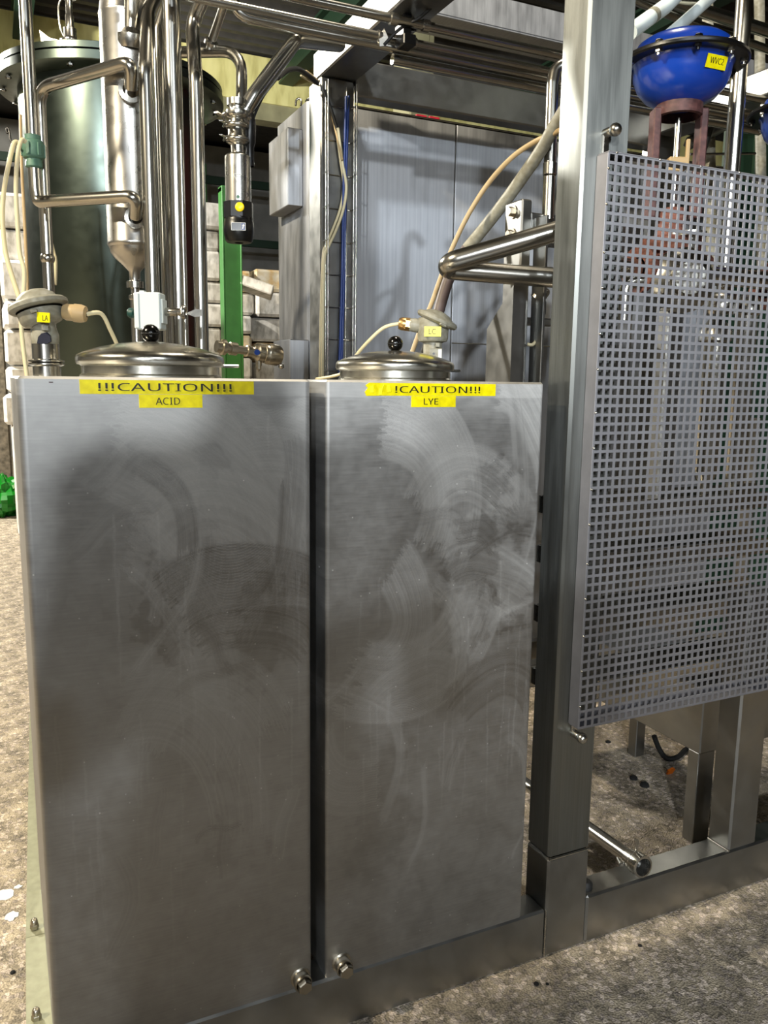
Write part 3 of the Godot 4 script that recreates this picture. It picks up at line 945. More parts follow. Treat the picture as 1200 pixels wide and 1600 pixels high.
# ---------------------------------------------------------------- instruments on the tanks
func build_tank_fittings() -> void:
	# level probe of the acid tank: peeling grey head, label LA
	var c: Vector3 = Vector3(-0.9696, 1.3221, -0.3902)
	var t := thing("level_sensor", "grey level sensor with peeling paint labelled LA on the acid tank", "sensor", Vector3(c.x, 1.30, c.z))
	var x := Transform3D(Basis.IDENTITY, Vector3(c.x, 1.30, c.z))
	part("stub", lathe_shape(x, [[0.026, 0.0], [0.026, 0.019], [0.033, 0.022], [0.033, 0.025], [0.026, 0.026]], 30), M.tube, t)
	part("sleeve", lathe_shape(x, [[0.026, 0.026], [0.033, 0.028], [0.033, 0.031], [0.0255, 0.033], [0.0255, 0.062], [0.0001, 0.062]], 30), M.tube, t)
	var nk := part("neck", lathe_shape(x, [[0.0245, 0.060], [0.0255, 0.070], [0.0255, 0.080], [0.021, 0.094], [0.020, 0.110]], 26), M.grey_paint, t)
	var peel := Shape.new()
	peel.prism(Transform3D(Basis(VIEW_RIGHT, Vector3.UP, VIEW_BACK), Vector3(c.x, 1.372, c.z) + VIEW_BACK * 0.0245 + VIEW_RIGHT * 0.008), PackedVector2Array([Vector2(-0.014, -0.010), Vector2(-0.011, 0.002), Vector2(-0.004, 0.009), Vector2(0.006, 0.011), Vector2(0.012, 0.005), Vector2(0.013, -0.006), Vector2(0.004, -0.011)]), 0.004)
	part("bare_patch", peel, M.jacket, nk)
	var tilt := (Vector3.UP + VIEW_RIGHT * -0.28 + VIEW_BACK * -0.05).normalized()
	var hx := along(Vector3(c.x, 1.402, c.z) + VIEW_RIGHT * -0.002, tilt)
	part("housing", lathe_shape(hx, [[0.022, -0.004], [0.036, 0.0], [0.041, 0.006], [0.043, 0.022], [0.038, 0.024]], 34), M.grey_paint, t)
	part("cap", lathe_shape(hx, [[0.044, 0.026], [0.053, 0.027], [0.056, 0.030], [0.056, 0.037], [0.051, 0.041], [0.040, 0.043], [0.036, 0.052], [0.024, 0.061], [0.010, 0.065], [0.0001, 0.066]], 40), M.grey_paint, t)
	var lug := Shape.new()
	lug.box(hx * Vector3(0.0, 0.020, 0.0) + VIEW_BACK * 0.044 + VIEW_RIGHT * 0.006, Vector3(0.012, 0.006, 0.008), 0.001, Basis(Vector3.BACK, 0.28))
	lug.box(Vector3(c.x, 1.391, c.z) + VIEW_BACK * 0.028 + VIEW_RIGHT * 0.012, Vector3(0.012, 0.010, 0.010), 0.001)
	part("screw_lug", lug, M.grey_paint, t)
	var g0 := hx * Vector3.ZERO + VIEW_RIGHT * 0.040 + Vector3.UP * 0.022
	var gd := (VIEW_RIGHT + Vector3.DOWN * 0.10).normalized()
	var gland := part("cable_gland", lathe_shape(along(g0, gd), [[0.013, 0.0], [0.016, 0.006], [0.016, 0.02], [0.0175, 0.021], [0.0175, 0.034], [0.015, 0.043], [0.006, 0.046]], 20), M.cream_old, t)
	part("cable", tube_shape(smooth([g0 + gd * 0.044, Vector3(-0.8675, 1.4224, -0.3599), Vector3(-0.8507, 1.3928, -0.3691), Vector3(-0.8315, 1.3530, -0.3977), Vector3(-0.8123, 1.2991, -0.4799)], 6), 0.0042, 8), M.cream, gland)
	var lab := Basis(Vector3(0.88, -0.05, 0.47).normalized(), Vector3(0.04, 0.99, 0.02).normalized(), Vector3(-0.47, 0.0, 0.88))
	var lp := hx * Vector3(0, 0.008, 0) + VIEW_BACK * 0.0425 + VIEW_RIGHT * 0.020
	lab = Basis(Vector3.UP, -0.05) * lab.orthonormalized()
	var ls := Shape.new()
	ls.box(lp, Vector3(0.025, 0.018, 0.002), 0.0, lab)
	var lo := part("label_tape", ls, M.yellow, t)
	lettering("lettering", "LA", lp + lab * Vector3(0.004, -0.001, 0.0013), lab, 0.010, 0.011, M.ink, lo)
	# level probe of the lye tank
	var e: Vector3 = Vector3(-0.1229, 1.3751, -0.3700)
	var u := thing("level_sensor", "clean grey level sensor labelled LC on the lye tank", "sensor", Vector3(e.x, 1.30, e.z))
	var ex := Transform3D(Basis.IDENTITY, Vector3(e.x, 1.30, e.z))
	part("stub", lathe_shape(ex, [[0.025, 0.0], [0.025, 0.030], [0.031, 0.032], [0.031, 0.036], [0.022, 0.038]], 28), M.tube, u)
	part("neck", lathe_shape(ex, [[0.022, 0.036], [0.022, 0.088], [0.019, 0.098], [0.0001, 0.098]], 26), M.grey_paint, u)
	var tl := (Vector3.UP + VIEW_RIGHT * 0.42 + VIEW_BACK * 0.08).normalized()
	part("housing", lathe_shape(ex, [[0.020, 0.088], [0.033, 0.092], [0.036, 0.098], [0.037, 0.128], [0.034, 0.146], [0.0001, 0.150]], 32), M.grey_paint, u)
	var cx := along(Vector3(e.x, 1.434, e.z) + VIEW_RIGHT * 0.006, tl)
	part("cap", lathe_shape(cx, [[0.036, 0.0], [0.046, 0.002], [0.050, 0.006], [0.050, 0.012], [0.046, 0.016], [0.036, 0.018], [0.026, 0.025], [0.012, 0.029], [0.0001, 0.030]], 38), M.grey_paint, u)
	var cl := Shape.new()
	cl.box(cx * Vector3.ZERO + VIEW_BACK * 0.043 + VIEW_RIGHT * 0.014 + Vector3.UP * -0.006, Vector3(0.018, 0.007, 0.008), 0.002, Basis(Vector3.BACK, -0.38))
	part("clip", cl, M.grey_paint, u)
	var md := Shape.new()
	var vb := Basis(VIEW_RIGHT, Vector3.UP, VIEW_BACK).orthonormalized()
	md.box(Vector3(e.x, 1.363, e.z) + VIEW_BACK * 0.024 + VIEW_RIGHT * 0.006, Vector3(0.030, 0.024, 0.014), 0.001, vb)
	md.box(Vector3(e.x, 1.383, e.z) + VIEW_BACK * 0.026 + VIEW_RIGHT * 0.010, Vector3(0.010, 0.010, 0.010), 0.001, vb)
	var mo := part("terminal_block", md, M.grey_paint, u)
	var wt := Shape.new()
	wt.box(Vector3(e.x, 1.363, e.z) + VIEW_BACK * 0.0315 + VIEW_RIGHT * 0.0155, Vector3(0.008, 0.020, 0.001), 0.0, vb)
	part("white_tag", wt, M.white_ink, mo)
	part("screw", lathe_shape(along(Vector3(e.x, 1.363, e.z) + VIEW_BACK * 0.031 + VIEW_RIGHT * 0.001, VIEW_BACK), [[0.0028, 0], [0.0028, 0.001], [0.0001, 0.001]], 12), M.black, mo)
	var h0 := Vector3(e.x, 1.428, e.z) - VIEW_RIGHT * 0.034
	var hd := (-VIEW_RIGHT + Vector3.UP * 0.10).normalized()
	var gl := part("cable_inlet", lathe_shape(along(h0, hd), [[0.017, -0.004], [0.016, 0.012], [0.0145, 0.022]], 20), M.grey_paint, u)
	var gs := Shape.new()
	gs.lathe(along(h0 + hd * 0.02, hd), [[0.0155, 0.0], [0.0155, 0.012]], 6)
	gs.lathe(along(h0 + hd * 0.02, hd), [[0.0150, 0.011], [0.0152, 0.020], [0.012, 0.027], [0.005, 0.028]], 18)
	part("cable_gland", gs, M.brass, gl)
	part("cable", tube_shape(smooth([h0 + hd * 0.045, Vector3(-0.2241, 1.4230, -0.4262), Vector3(-0.2490, 1.3937, -0.4551), Vector3(-0.2601, 1.3585, -0.5101), Vector3(-0.2655, 1.3216, -0.5620), Vector3(-0.2767, 1.3087, -0.6210), Vector3(-0.2787, 1.3018, -0.7327)], 6), 0.0042, 8), M.cream, gl)
	var ts := Shape.new()
	var tp := Vector3(e.x, 1.413, e.z) + VIEW_BACK * 0.0372 - VIEW_RIGHT * 0.003
	ts.box(tp, Vector3(0.039, 0.023, 0.002), 0.0, vb)
	var to := part("label_tape", ts, M.yellow, u)
	lettering("lettering", "LC", tp + vb * Vector3(-0.001, 0, 0.0013), vb, 0.012, 0.017, M.ink, to)
	# limit switch box with its tube and clamp behind the acid lid
	var b: Vector3 = Vector3(-0.7169, 1.4552, -0.6866)
	var s := thing("switch_box", "small white switch box with tube stub behind the acid tank lid", "switch box", Vector3(b.x, b.y - 0.045, b.z))
	var bs := Shape.new()
	bs.box(b, Vector3(0.058, 0.086, 0.05), 0.003, vb)
	part("case", bs, M.white_plastic, s)
	var cv := Shape.new()
	cv.box(b - VIEW_RIGHT * 0.026 + VIEW_BACK * 0.002, Vector3(0.014, 0.084, 0.052), 0.003, vb)
	cv.box(b + VIEW_RIGHT * 0.031, Vector3(0.005, 0.056, 0.04), 0.001, vb)
	cv.box(b - VIEW_RIGHT * 0.018 + Vector3.UP * 0.044, Vector3(0.012, 0.008, 0.02), 0.001, vb)
	part("cover", cv, M.white_plastic, s)
	part("plug", lathe_shape(along(b - VIEW_RIGHT * 0.033 - Vector3.UP * 0.004, -VIEW_RIGHT), [[0.006, 0.0], [0.006, 0.008], [0.012, 0.009], [0.012, 0.018], [0.009, 0.022], [0.0001, 0.022]], 16), M.green_dot, s)
	part("stub", lathe_shape(along(b + VIEW_RIGHT * 0.033, VIEW_RIGHT), [[0.008, 0.0], [0.010, 0.003], [0.010, 0.024], [0.0115, 0.025], [0.0115, 0.029], [0.009, 0.03], [0.009, 0.04]], 18), M.tube, s)
	pipe_clamp(s, b + VIEW_RIGHT * 0.078, VIEW_RIGHT, 0.012, 0.006, VIEW_BACK + Vector3.UP * 0.3)
	var wing := Shape.new()
	wing.prism(Transform3D(vb, b + VIEW_RIGHT * 0.105 + VIEW_BACK * 0.01), PackedVector2Array([Vector2(-0.020, -0.004), Vector2(0.004, 0.006), Vector2(0.018, 0.006), Vector2(0.018, -0.010), Vector2(0.002, -0.012)]), 0.003)
	part("lever", wing, M.cast, s)
	# pressure transmitter lying to the right of the acid lid
	var p0: Vector3 = Vector3(-0.5804, 1.3756, -0.6081)
	var p1: Vector3 = Vector3(-0.4131, 1.3577, -0.6381)
	var pt := thing("pressure_transmitter", "round steel pressure transmitter lying sideways beside the acid lid", "transmitter", p0)
	var pd := (p1 - p0).normalized()
	var pl := (p1 - p0).length()
	part("process_tube", lathe_shape(along(p0, pd), [[0.0001, 0], [0.014, 0.0], [0.014, 0.012], [0.019, 0.014], [0.019, 0.022], [0.014, 0.024], [0.0125, 0.03], [0.0125, 0.034], [0.0155, 0.035], [0.0155, 0.052], [0.010, 0.053], [0.010, 0.080]], 22), M.nickel, pt)
	part("head", lathe_shape(along(p0, pd), [[0.010, 0.078], [0.014, 0.08], [0.013, 0.09], [0.013, 0.096], [0.018, 0.104], [0.022, 0.108], [0.022, 0.124], [0.024, 0.125], [0.024, 0.134], [0.0255, 0.136]], 28), M.nickel, pt)
	part("end_cap", lathe_shape(along(p0, pd), [[0.0255, 0.136], [0.026, 0.140], [0.026, pl - 0.008], [0.023, pl - 0.001], [0.0001, pl]], 28), M.nickel, pt)
	part("cable_outlet", lathe_shape(along(p0 + pd * 0.112 - Vector3.UP * 0.018, Vector3.DOWN), [[0.008, 0.0], [0.008, 0.014], [0.0065, 0.015], [0.0065, 0.022], [0.002, 0.026], [0.0001, 0.03]], 16), M.nickel, pt)
	part("blue_badge", lathe_shape(along(p0 + pd * 0.112 + VIEW_BACK * 0.0215, VIEW_BACK), [[0.007, 0], [0.007, 0.001], [0.0001, 0.001]], 16), M.screen_blue, pt)

# ---------------------------------------------------------------- vessels behind
func build_back_vessels() -> void:
	var c: Vector3 = Vector3(-0.4720, 2.1949, -2.9986)
	var t := thing("storage_vessel", "large dark green-grey steel vessel with bolted rim standing behind the pipes", "vessel", Vector3(c.x, 0, c.z))
	var x := Transform3D(Basis.IDENTITY, Vector3(c.x, 0, c.z))
	part("body", lathe_shape(x, [[0.0001, 0.3], [0.30, 0.32], [0.425, 0.45], [0.425, 2.62], [0.44, 2.63]], 64), M.vessel, t)
	part("rim", lathe_shape(x, [[0.425, 2.61], [0.515, 2.615], [0.52, 2.62], [0.52, 2.655], [0.51, 2.66], [0.44, 2.66]], 64), M.vessel, t)
	var l := part("cover", lathe_shape(x, [[0.40, 2.662], [0.515, 2.665], [0.515, 2.69], [0.49, 2.70], [0.2, 2.74], [0.0001, 2.75]], 64), M.vessel, t)
	for k in 16:
		var a := TAU * k / 16 + 0.1
		var s := Shape.new()
		var p := Vector3(c.x + cos(a) * 0.485, 2.60, c.z + sin(a) * 0.485)
		hex(s, p, Vector3.UP, 0.014, 0.008)
		s.tube([p, p + Vector3(0, 0.11, 0)], 0.007, 8)
		hex(s, p + Vector3(0, 0.092, 0), Vector3.UP, 0.014, 0.012)
		part("rim_bolt", s, M.cast, t)
	for k in 3:
		var a := TAU * k / 3 + 0.4
		var p := Vector3(c.x + cos(a) * 0.32, 0, c.z + sin(a) * 0.32)
		part("leg", tube_shape([p, p + Vector3(0, 0.5, 0)], 0.035, 14), M.vessel, t)
	# valve stack on its cover
	var q: Vector3 = Vector3(-0.6426, 2.8533, -3.1404)
	var vx := Transform3D(Basis.IDENTITY, q)
	part("cover_nozzle", lathe_shape(vx, [[0.075, -0.06], [0.075, 0.005], [0.05, 0.012], [0.04, 0.02]], 26), M.cast, l)
	var st := Shape.new()
	st.lathe(vx, [[0.045, 0.02], [0.048, 0.025], [0.048, 0.045], [0.035, 0.05], [0.03, 0.06], [0.03, 0.10], [0.02, 0.105], [0.02, 0.16], [0.016, 0.165], [0.016, 0.23], [0.034, 0.235], [0.034, 0.25], [0.028, 0.255], [0.028, 0.31], [0.040, 0.33], [0.040, 0.40], [0.0001, 0.40]], 24)
	part("sampling_valve", st, M.cast, t)
	var lv := Shape.new()
	lv.prism(Transform3D(Basis(VIEW_RIGHT, Vector3.UP, VIEW_BACK).orthonormalized(), q + Vector3(0, 0.035, 0) - VIEW_RIGHT * 0.09 + VIEW_BACK * 0.03), PackedVector2Array([Vector2(0.05, 0.0), Vector2(0.0, 0.012), Vector2(-0.045, 0.045), Vector2(-0.035, -0.025), Vector2(0.0, -0.008)]), 0.008)
	part("wing_handle", lv, M.cast, t)
	part("sample_tube", tube_shape(smooth([q + Vector3(0.0, 0.24, 0) - VIEW_RIGHT * 0.03, q + Vector3(0, 0.2, 0) - VIEW_RIGHT * 0.05, q + Vector3(0, 0.1, 0) - VIEW_RIGHT * 0.045, q + Vector3(0, 0.05, 0) - VIEW_RIGHT * 0.02]), 0.005, 8), M.tube, t)
	# slim filter column in front of it
	var f: Vector3 = Vector3(-0.6821, 1.9218, -1.1453)
	var u := thing("filter_vessel", "slim upright stainless filter column with cone ends beside the vertical pipes", "column", Vector3(f.x, 0, f.z))
	var fx := Transform3D(Basis.IDENTITY, Vector3(f.x, 0, f.z))
	part("body", lathe_shape(fx, [[0.068, 1.665], [0.071, 1.67], [0.0725, 1.674], [0.071, 1.678], [0.071, 2.272], [0.0725, 2.276], [0.071, 2.28]], 48), M.column, u)
	part("top_cone", lathe_shape(fx, [[0.071, 2.28], [0.066, 2.315], [0.045, 2.38], [0.03, 2.42], [0.02, 2.45], [0.02, 2.7]], 48), M.column, u)
	part("bottom_cone", lathe_shape(fx, [[0.015, 1.575], [0.016, 1.60], [0.03, 1.615], [0.052, 1.635], [0.064, 1.650], [0.068, 1.665]], 48), M.column, u)
	part("outlet", lathe_shape(fx, [[0.0145, 1.40], [0.0145, 1.52], [0.019, 1.523], [0.019, 1.533], [0.0125, 1.536], [0.0125, 1.552], [0.024, 1.554], [0.024, 1.572], [0.016, 1.575]], 24), M.tube, u)
	part("support_leg", tube_shape([Vector3(f.x, 0, f.z), Vector3(f.x, 1.41, f.z)], 0.014, 14), M.tube, u)
	var dd := (VIEW_RIGHT * 0.35 + VIEW_BACK * 0.94).normalized()
	for q2 in [[2.06, 0.024], [1.733, 0.021]]:
		var at := Vector3(f.x, q2[0], f.z) + dd * 0.066
		part("side_nozzle", lathe_shape(along(at, dd), [[q2[1], -0.01], [q2[1], 0.018], [q2[1] * 1.35, 0.02], [q2[1] * 1.35, 0.034], [q2[1] * 0.9, 0.036]], 24), M.cast, u)
	var n3 := Vector3(f.x, 2.222, f.z) + VIEW_RIGHT * 0.03 + VIEW_BACK * 0.055
	part("side_nozzle", lathe_shape(along(n3, (Vector3.UP + VIEW_BACK * 0.15 + VIEW_RIGHT * 0.1).normalized()), [[0.030, -0.045], [0.036, -0.03], [0.036, -0.012], [0.028, -0.008], [0.024, 0.0], [0.019, 0.005], [0.019, 0.32]], 24), M.cast, u)

# ---------------------------------------------------------------- pipes on the left
func pipe(called: String, label: String, pts: Array, r: float, m: Material, bend_r := 0.05) -> Node3D:
	var t := thing(called, label, "pipe", pts[-1] if pts[-1].y < pts[0].y else pts[0])
	part("tube", tube_shape(bend(pts, bend_r), r, 20), m, t)
	return t

func build_left_pipes() -> void:
	var f: Vector3 = Vector3(-0.6821, 1.9218, -1.1453)
	var dd := (VIEW_RIGHT * 0.35 + VIEW_BACK * 0.94).normalized()
	# riser with the green plastic union, turning into the lower nozzle of the column
	var a: Vector3 = Vector3(-0.9322, 1.9746, -1.2166)
	var n1 := Vector3(f.x, 1.733, f.z) + dd * 0.105
	var el := n1 + dd * 0.05 + Vector3(0, 0.045, 0)
	var t := pipe("riser_pipe", "polished steel riser with a green plastic union bending into the filter column", [Vector3(a.x, 3.0, a.z), Vector3(a.x, 1.815, a.z), Vector3(a.x, 1.78, a.z) + Vector3(0.004, 0, 0), el + Vector3(0, 0, 0), n1], 0.0168, M.tube, 0.06)
	var up: Vector3 = Vector3(-0.9279, 1.9103, -1.2031)
	part("union", lathe_shape(Transform3D(Basis.IDENTITY, Vector3(a.x, up.y, a.z)), [[0.0175, 0.046], [0.0225, 0.044], [0.0225, 0.032], [0.026, 0.031], [0.029, 0.026], [0.029, -0.012], [0.026, -0.016], [0.021, -0.018], [0.021, -0.024], [0.0225, -0.026], [0.0225, -0.038], [0.0175, -0.042]], 12), M.green_plastic, t)
	var ribs := Shape.new()
	for k in 6:
		var q := TAU * k / 6
		ribs.box(Vector3(a.x + cos(q) * 0.0285, up.y + 0.006, a.z + sin(q) * 0.0285), Vector3(0.006, 0.034, 0.010), 0.001, Basis(Vector3.UP, -q))
	part("union_ribs", ribs, M.green_plastic, t)
	# return bend: from the upper nozzle up and over, down to the ball end
	var n2 := Vector3(f.x, 2.06, f.z) + dd * 0.105
	var b: Vector3 = Vector3(-0.9044, 1.9989, -1.2975)
	var top := n2 + dd * 0.04 + Vector3(0, 0.055, 0)
	var be := Vector3(b.x, top.y - 0.01, b.z)
	var r := pipe("return_pipe", "steel return pipe arching from the filter column down to a rounded end", [n2, top, be, Vector3(b.x, 1.64, b.z)], 0.0172, M.tube, 0.055)
	var bl := Shape.new()
	ball(bl, Vector3(b.x, 1.64, b.z), 0.0205)
	bl.lathe(Transform3D(Basis.IDENTITY, Vector3(b.x, 1.3, b.z)), [[0.016, 0.0], [0.016, 0.33]], 16)
	part("ball_end", bl, M.tube, r)
	# the bundle of uprights
	var v1: Vector3 = Vector3(-0.6576, 1.7933, -0.9989)
	pipe("upright_pipe", "polished upright pipe closest to the filter column in the bundle", [Vector3(-0.5698, 2.3970, -1.1210), Vector3(-0.6350, 2.2698, -1.0731), Vector3(v1.x, 2.1, v1.z), Vector3(v1.x, 0.0, v1.z)], 0.0195, M.tube, 0.08)
	var v2: Vector3 = Vector3(-0.5830, 1.8054, -1.0219)
	pipe("upright_pipe", "thick polished upright pipe in the middle of the bundle", vert(v2, 0, 3.0), 0.0245, M.tube)
	var v3: Vector3 = Vector3(-0.5390, 1.7949, -0.9433)
	pipe("upright_pipe", "polished upright pipe of the bundle with an elbow at its top", [Vector3(-0.4770, 2.3580, -0.9024), Vector3(-0.5287, 2.2457, -1.0187), Vector3(v3.x, 2.08, v3.z), Vector3(v3.x, 0, v3.z)], 0.0185, M.tube, 0.06)
	var v4: Vector3 = Vector3(-0.6020, 1.6124, -0.8509)
	pipe("slim_rod", "thin bright rod standing before the thick upright pipe", [Vector3(v4.x, 1.05, v4.z), Vector3(v4.x, 1.92, v4.z)], 0.006, M.tube)
	var v5: Vector3 = Vector3(-0.5513, 2.3400, -1.2701)
	pipe("upright_pipe", "slender upright pipe half hidden behind the bundle", [Vector3(-0.5289, 2.4331, -1.2762), Vector3(-0.5716, 2.3119, -1.2747), Vector3(Vector3(-0.5711, 2.1728, -1.2497).x, 0, Vector3(-0.5711, 2.1728, -1.2497).z)], 0.014, M.tube_dull, 0.05)
	# elbow pipe running to the check valve
	var cv: Vector3 = Vector3(-0.4067, 2.0426, -0.9810)
	var e := pipe("elbow_pipe", "steel elbow pipe turning down into the valve group", [Vector3(-0.5507, 2.2241, -1.1932), Vector3(-0.3966, 2.1906, -1.0026), Vector3(cv.x, cv.y, cv.z)], 0.0155, M.tube, 0.085)
	part("side_branch", tube_shape([Vector3(-0.4684, 2.2049, -1.0726), Vector3(-0.4628, 2.2326, -1.0637), Vector3(-0.4481, 2.2928, -0.9891), Vector3(-0.4431, 2.3336, -0.9380)], 0.0115, 14), M.tube_dull, e)
	part("branch_ferrule", lathe_shape(along(Vector3(-0.4653, 2.2241, -1.0689), Vector3(-0.4481, 2.2928, -0.9891) - Vector3(-0.4653, 2.2241, -1.0689)), [[0.012, -0.01], [0.019, -0.006], [0.019, 0.004], [0.012, 0.008]], 18), M.cast, e)
	# inclined pipe with the big ferrule
	var i0: Vector3 = Vector3(-0.4213, 1.9972, -0.9238)
	var ip := pipe("inclined_pipe", "fat polished pipe slanting up from the valve group to the top beam", [i0, Vector3(-0.3868, 2.0555, -0.9179), Vector3(-0.2607, 2.2237, -0.9444), Vector3(-0.0520, 2.3125, -1.1418)], 0.021, M.tube, 0.06)
	var idr: Vector3 = (Vector3(-0.3868, 2.0555, -0.9179) - i0).normalized()
	part("ferrule", lathe_shape(along(i0, idr), [[0.0001, -0.012], [0.030, -0.012], [0.034, -0.006], [0.034, 0.004], [0.030, 0.010], [0.026, 0.012], [0.026, 0.020], [0.022, 0.022]], 28), M.cast, ip)
	pipe_clamp(ip, i0 - idr * 0.012, idr, 0.026, 0.008, -VIEW_RIGHT)
	# valve group and flow transmitter below it
	var w: Vector3 = Vector3(-0.4402, 1.8303, -0.9030)
	var g := thing("flow_transmitter", "steel flow transmitter with a black head and yellow button hanging from valve group", "transmitter", Vector3(-0.4495, 1.6686, -0.8786))
	var gx := Transform3D(Basis.IDENTITY, Vector3(w.x, 0, w.z))
	var yb: float = Vector3(-0.4438, 1.7690, -0.8937).y
	part("valve_body", lathe_shape(gx, [[0.016, yb + 0.265], [0.026, yb + 0.262], [0.026, yb + 0.246], [0.018, yb + 0.244], [0.018, yb + 0.236], [0.029, yb + 0.233], [0.030, yb + 0.222], [0.027, yb + 0.216], [0.020, yb + 0.212], [0.0245, yb + 0.195], [0.0245, yb + 0.172], [0.027, yb + 0.168], [0.0275, yb + 0.154], [0.024, yb + 0.150], [0.018, yb + 0.146], [0.017, yb + 0.128], [0.031, yb + 0.122], [0.034, yb + 0.118]].map(func(p): return p), 28), M.cast, g)
	part("body", lathe_shape(gx, [[0.034, yb + 0.118], [0.0345, yb + 0.110], [0.0345, yb]], 32), M.column, g)
	part("nut_head", lathe_shape(gx, [[0.0345, yb + 0.002], [0.041, yb], [0.041, yb - 0.040], [0.039, yb - 0.043]], 8), M.black, g)
	var hd := part("head", lathe_shape(gx, [[0.0385, yb - 0.040], [0.0385, yb - 0.048], [0.040, yb - 0.050], [0.041, yb - 0.075], [0.037, yb - 0.098], [0.033, yb - 0.103], [0.012, yb - 0.104], [0.012, yb - 0.100], [0.0001, yb - 0.100]], 30), M.black, g)
	var vb := Basis(VIEW_RIGHT, Vector3.UP, VIEW_BACK).orthonormalized()
	var fr := Basis(Vector3.UP, 0.10) * vb
	var pw := Vector3(w.x, yb - 0.018, w.z)
	part("button", lathe_shape(along(pw + fr.z * 0.037 + fr.x * 0.006, fr.z), [[0.012, 0.0], [0.012, 0.005], [0.010, 0.0065], [0.0001, 0.0065]], 18), M.button, hd)
	var sc := Shape.new()
	sc.box(Vector3(w.x, yb - 0.068, w.z) + fr.z * 0.0408 + fr.x * 0.002, Vector3(0.038, 0.020, 0.001), 0.0, fr)
	var so := part("rating_plate", sc, M.screen, hd)
	var sb := Shape.new()
	sb.box(Vector3(w.x, yb - 0.068, w.z) + fr.z * 0.0414 + fr.x * 0.0145, Vector3(0.009, 0.017, 0.0006), 0.0, fr)
	part("blue_field", sb, M.screen_blue, so)
	var fb := Shape.new()
	for s in [-1.0, 1.0]:
		fb.box(Vector3(w.x, yb - 0.068 + s * 0.0098, w.z) + fr.z * 0.0414 + fr.x * 0.002, Vector3(0.038, 0.0008, 0.0006), 0.0, fr)
		fb.box(Vector3(w.x, yb - 0.068, w.z) + fr.z * 0.0414 + fr.x * (0.002 + s * 0.0186), Vector3(0.0008, 0.020, 0.0006), 0.0, fr)
	fb.prism(Transform3D(fr, Vector3(w.x, yb - 0.068, w.z) + fr.z * 0.0418 + fr.x * 0.0145), PackedVector2Array([Vector2(-0.003, -0.006), Vector2(0.0, -0.006), Vector2(0.002, 0.002), Vector2(0.004, 0.002), Vector2(0.001, 0.007), Vector2(-0.003, 0.002), Vector2(-0.001, 0.002)]), 0.0004)
	part("plate_print", fb, M.white_ink, so)
	# triangular emblem etched on the steel body
	var em := Shape.new()
	var ec := Vector3(w.x, yb + 0.056, w.z) + fr.z * 0.0346 + fr.x * 0.001
	for q in [[Vector2(-0.010, 0.010), Vector2(0.0, -0.010)], [Vector2(0.010, 0.010), Vector2(0.0, -0.010)], [Vector2(-0.010, 0.010), Vector2(0.010, 0.010)], [Vector2(-0.004, 0.006), Vector2(0.004, 0.006)], [Vector2(-0.003, 0.003), Vector2(0.0, -0.004)]]:
		em.tube([ec + fr * Vector3(q[0].x, q[0].y, 0), ec + fr * Vector3(q[1].x, q[1].y, 0)], 0.0009, 5)
	part("emblem", em, M.white_ink, g)
	part("green_dot", lathe_shape(along(Vector3(w.x, yb + 0.009, w.z) + fr.z * 0.034 + fr.x * 0.002, fr.z), [[0.0045, 0], [0.0045, 0.001], [0.0001, 0.001]], 14), M.green_plastic, g)
	# butterfly handles on the side of the valve
	for y in [yb + 0.195, yb + 0.160]:
		pipe_clamp(g, Vector3(w.x, y, w.z), Vector3.UP, 0.0225, 0.007, -VIEW_RIGHT + VIEW_BACK * 0.3)
	part("side_tube", lathe_shape(gx.translated(Vector3(Vector3(-0.4037, 1.8527, -0.9122).x - w.x, 0, Vector3(-0.4037, 1.8527, -0.9122).z - w.z)), [[0.011, yb + 0.10], [0.011, yb + 0.15], [0.015, yb + 0.16], [0.017, yb + 0.21], [0.012, yb + 0.235]], 18), M.black, g)
	# signal cable arching over to the wire tray
	var sgn := thing("signal_cable", "black signal cable arching from the valve group to the wire tray", "cable", Vector3(-0.4164, 1.8646, -0.8979))
	part("sheath", tube_shape(smooth([Vector3(-0.4166, 1.8612, -0.8974), Vector3(-0.4089, 1.9412, -0.9080), Vector3(-0.3935, 1.9925, -0.9099), Vector3(-0.3493, 2.0695, -0.9587), Vector3(-0.2614, 2.1733, -1.1038)], 6), 0.0034, 8), M.rubber, sgn)
	part("bundle", tube_shape(smooth([Vector3(-0.2614, 2.1733, -1.1038), Vector3(-0.1984, 2.2333, -1.1967), Vector3(-0.1341, 2.2750, -1.2858), Vector3(-0.0690, 2.2920, -1.3701), Vector3(-0.0210, 2.2888, -1.4141)], 6), 0.0075, 10), M.rubber, sgn)
	part("pale_core", tube_shape(smooth([Vector3(-0.0758, 2.3066, -1.3759), Vector3(-0.0316, 2.3022, -1.4103), Vector3(0.0033, 2.2790, -1.4233), Vector3(0.0197, 2.2212, -1.4053), Vector3(0.0372, 2.1140, -1.3779), Vector3(0.0487, 2.0389, -1.3592)], 6), 0.004, 8), M.cream_old, sgn)
	part("pale_core", tube_shape(smooth([Vector3(-0.0991, 2.2844, -1.3606), Vector3(-0.0477, 2.2856, -1.4038), Vector3(-0.0118, 2.2839, -1.4201)], 6), 0.003, 8), M.cream, sgn)
	# cream cables hung over a hook at the far left
	var h := thing("hanging_cable", "cream cable loops hung over a small black hook beside the riser", "cable", Vector3(-0.9942, 1.4951, -1.0484))
	part("loop", tube_shape(smooth([Vector3(-0.9731, 1.9217, -1.1705), Vector3(-0.9832, 1.9119, -1.1623), Vector3(-0.9992, 1.8516, -1.1479), Vector3(-1.0139, 1.7840, -1.1428), Vector3(-1.0213, 1.7081, -1.1328), Vector3(-1.0184, 1.6239, -1.1164), Vector3(-1.0053, 1.5566, -1.0983), Vector3(-0.9890, 1.4911, -1.0789)], 6), 0.0062, 10), M.cream, h)
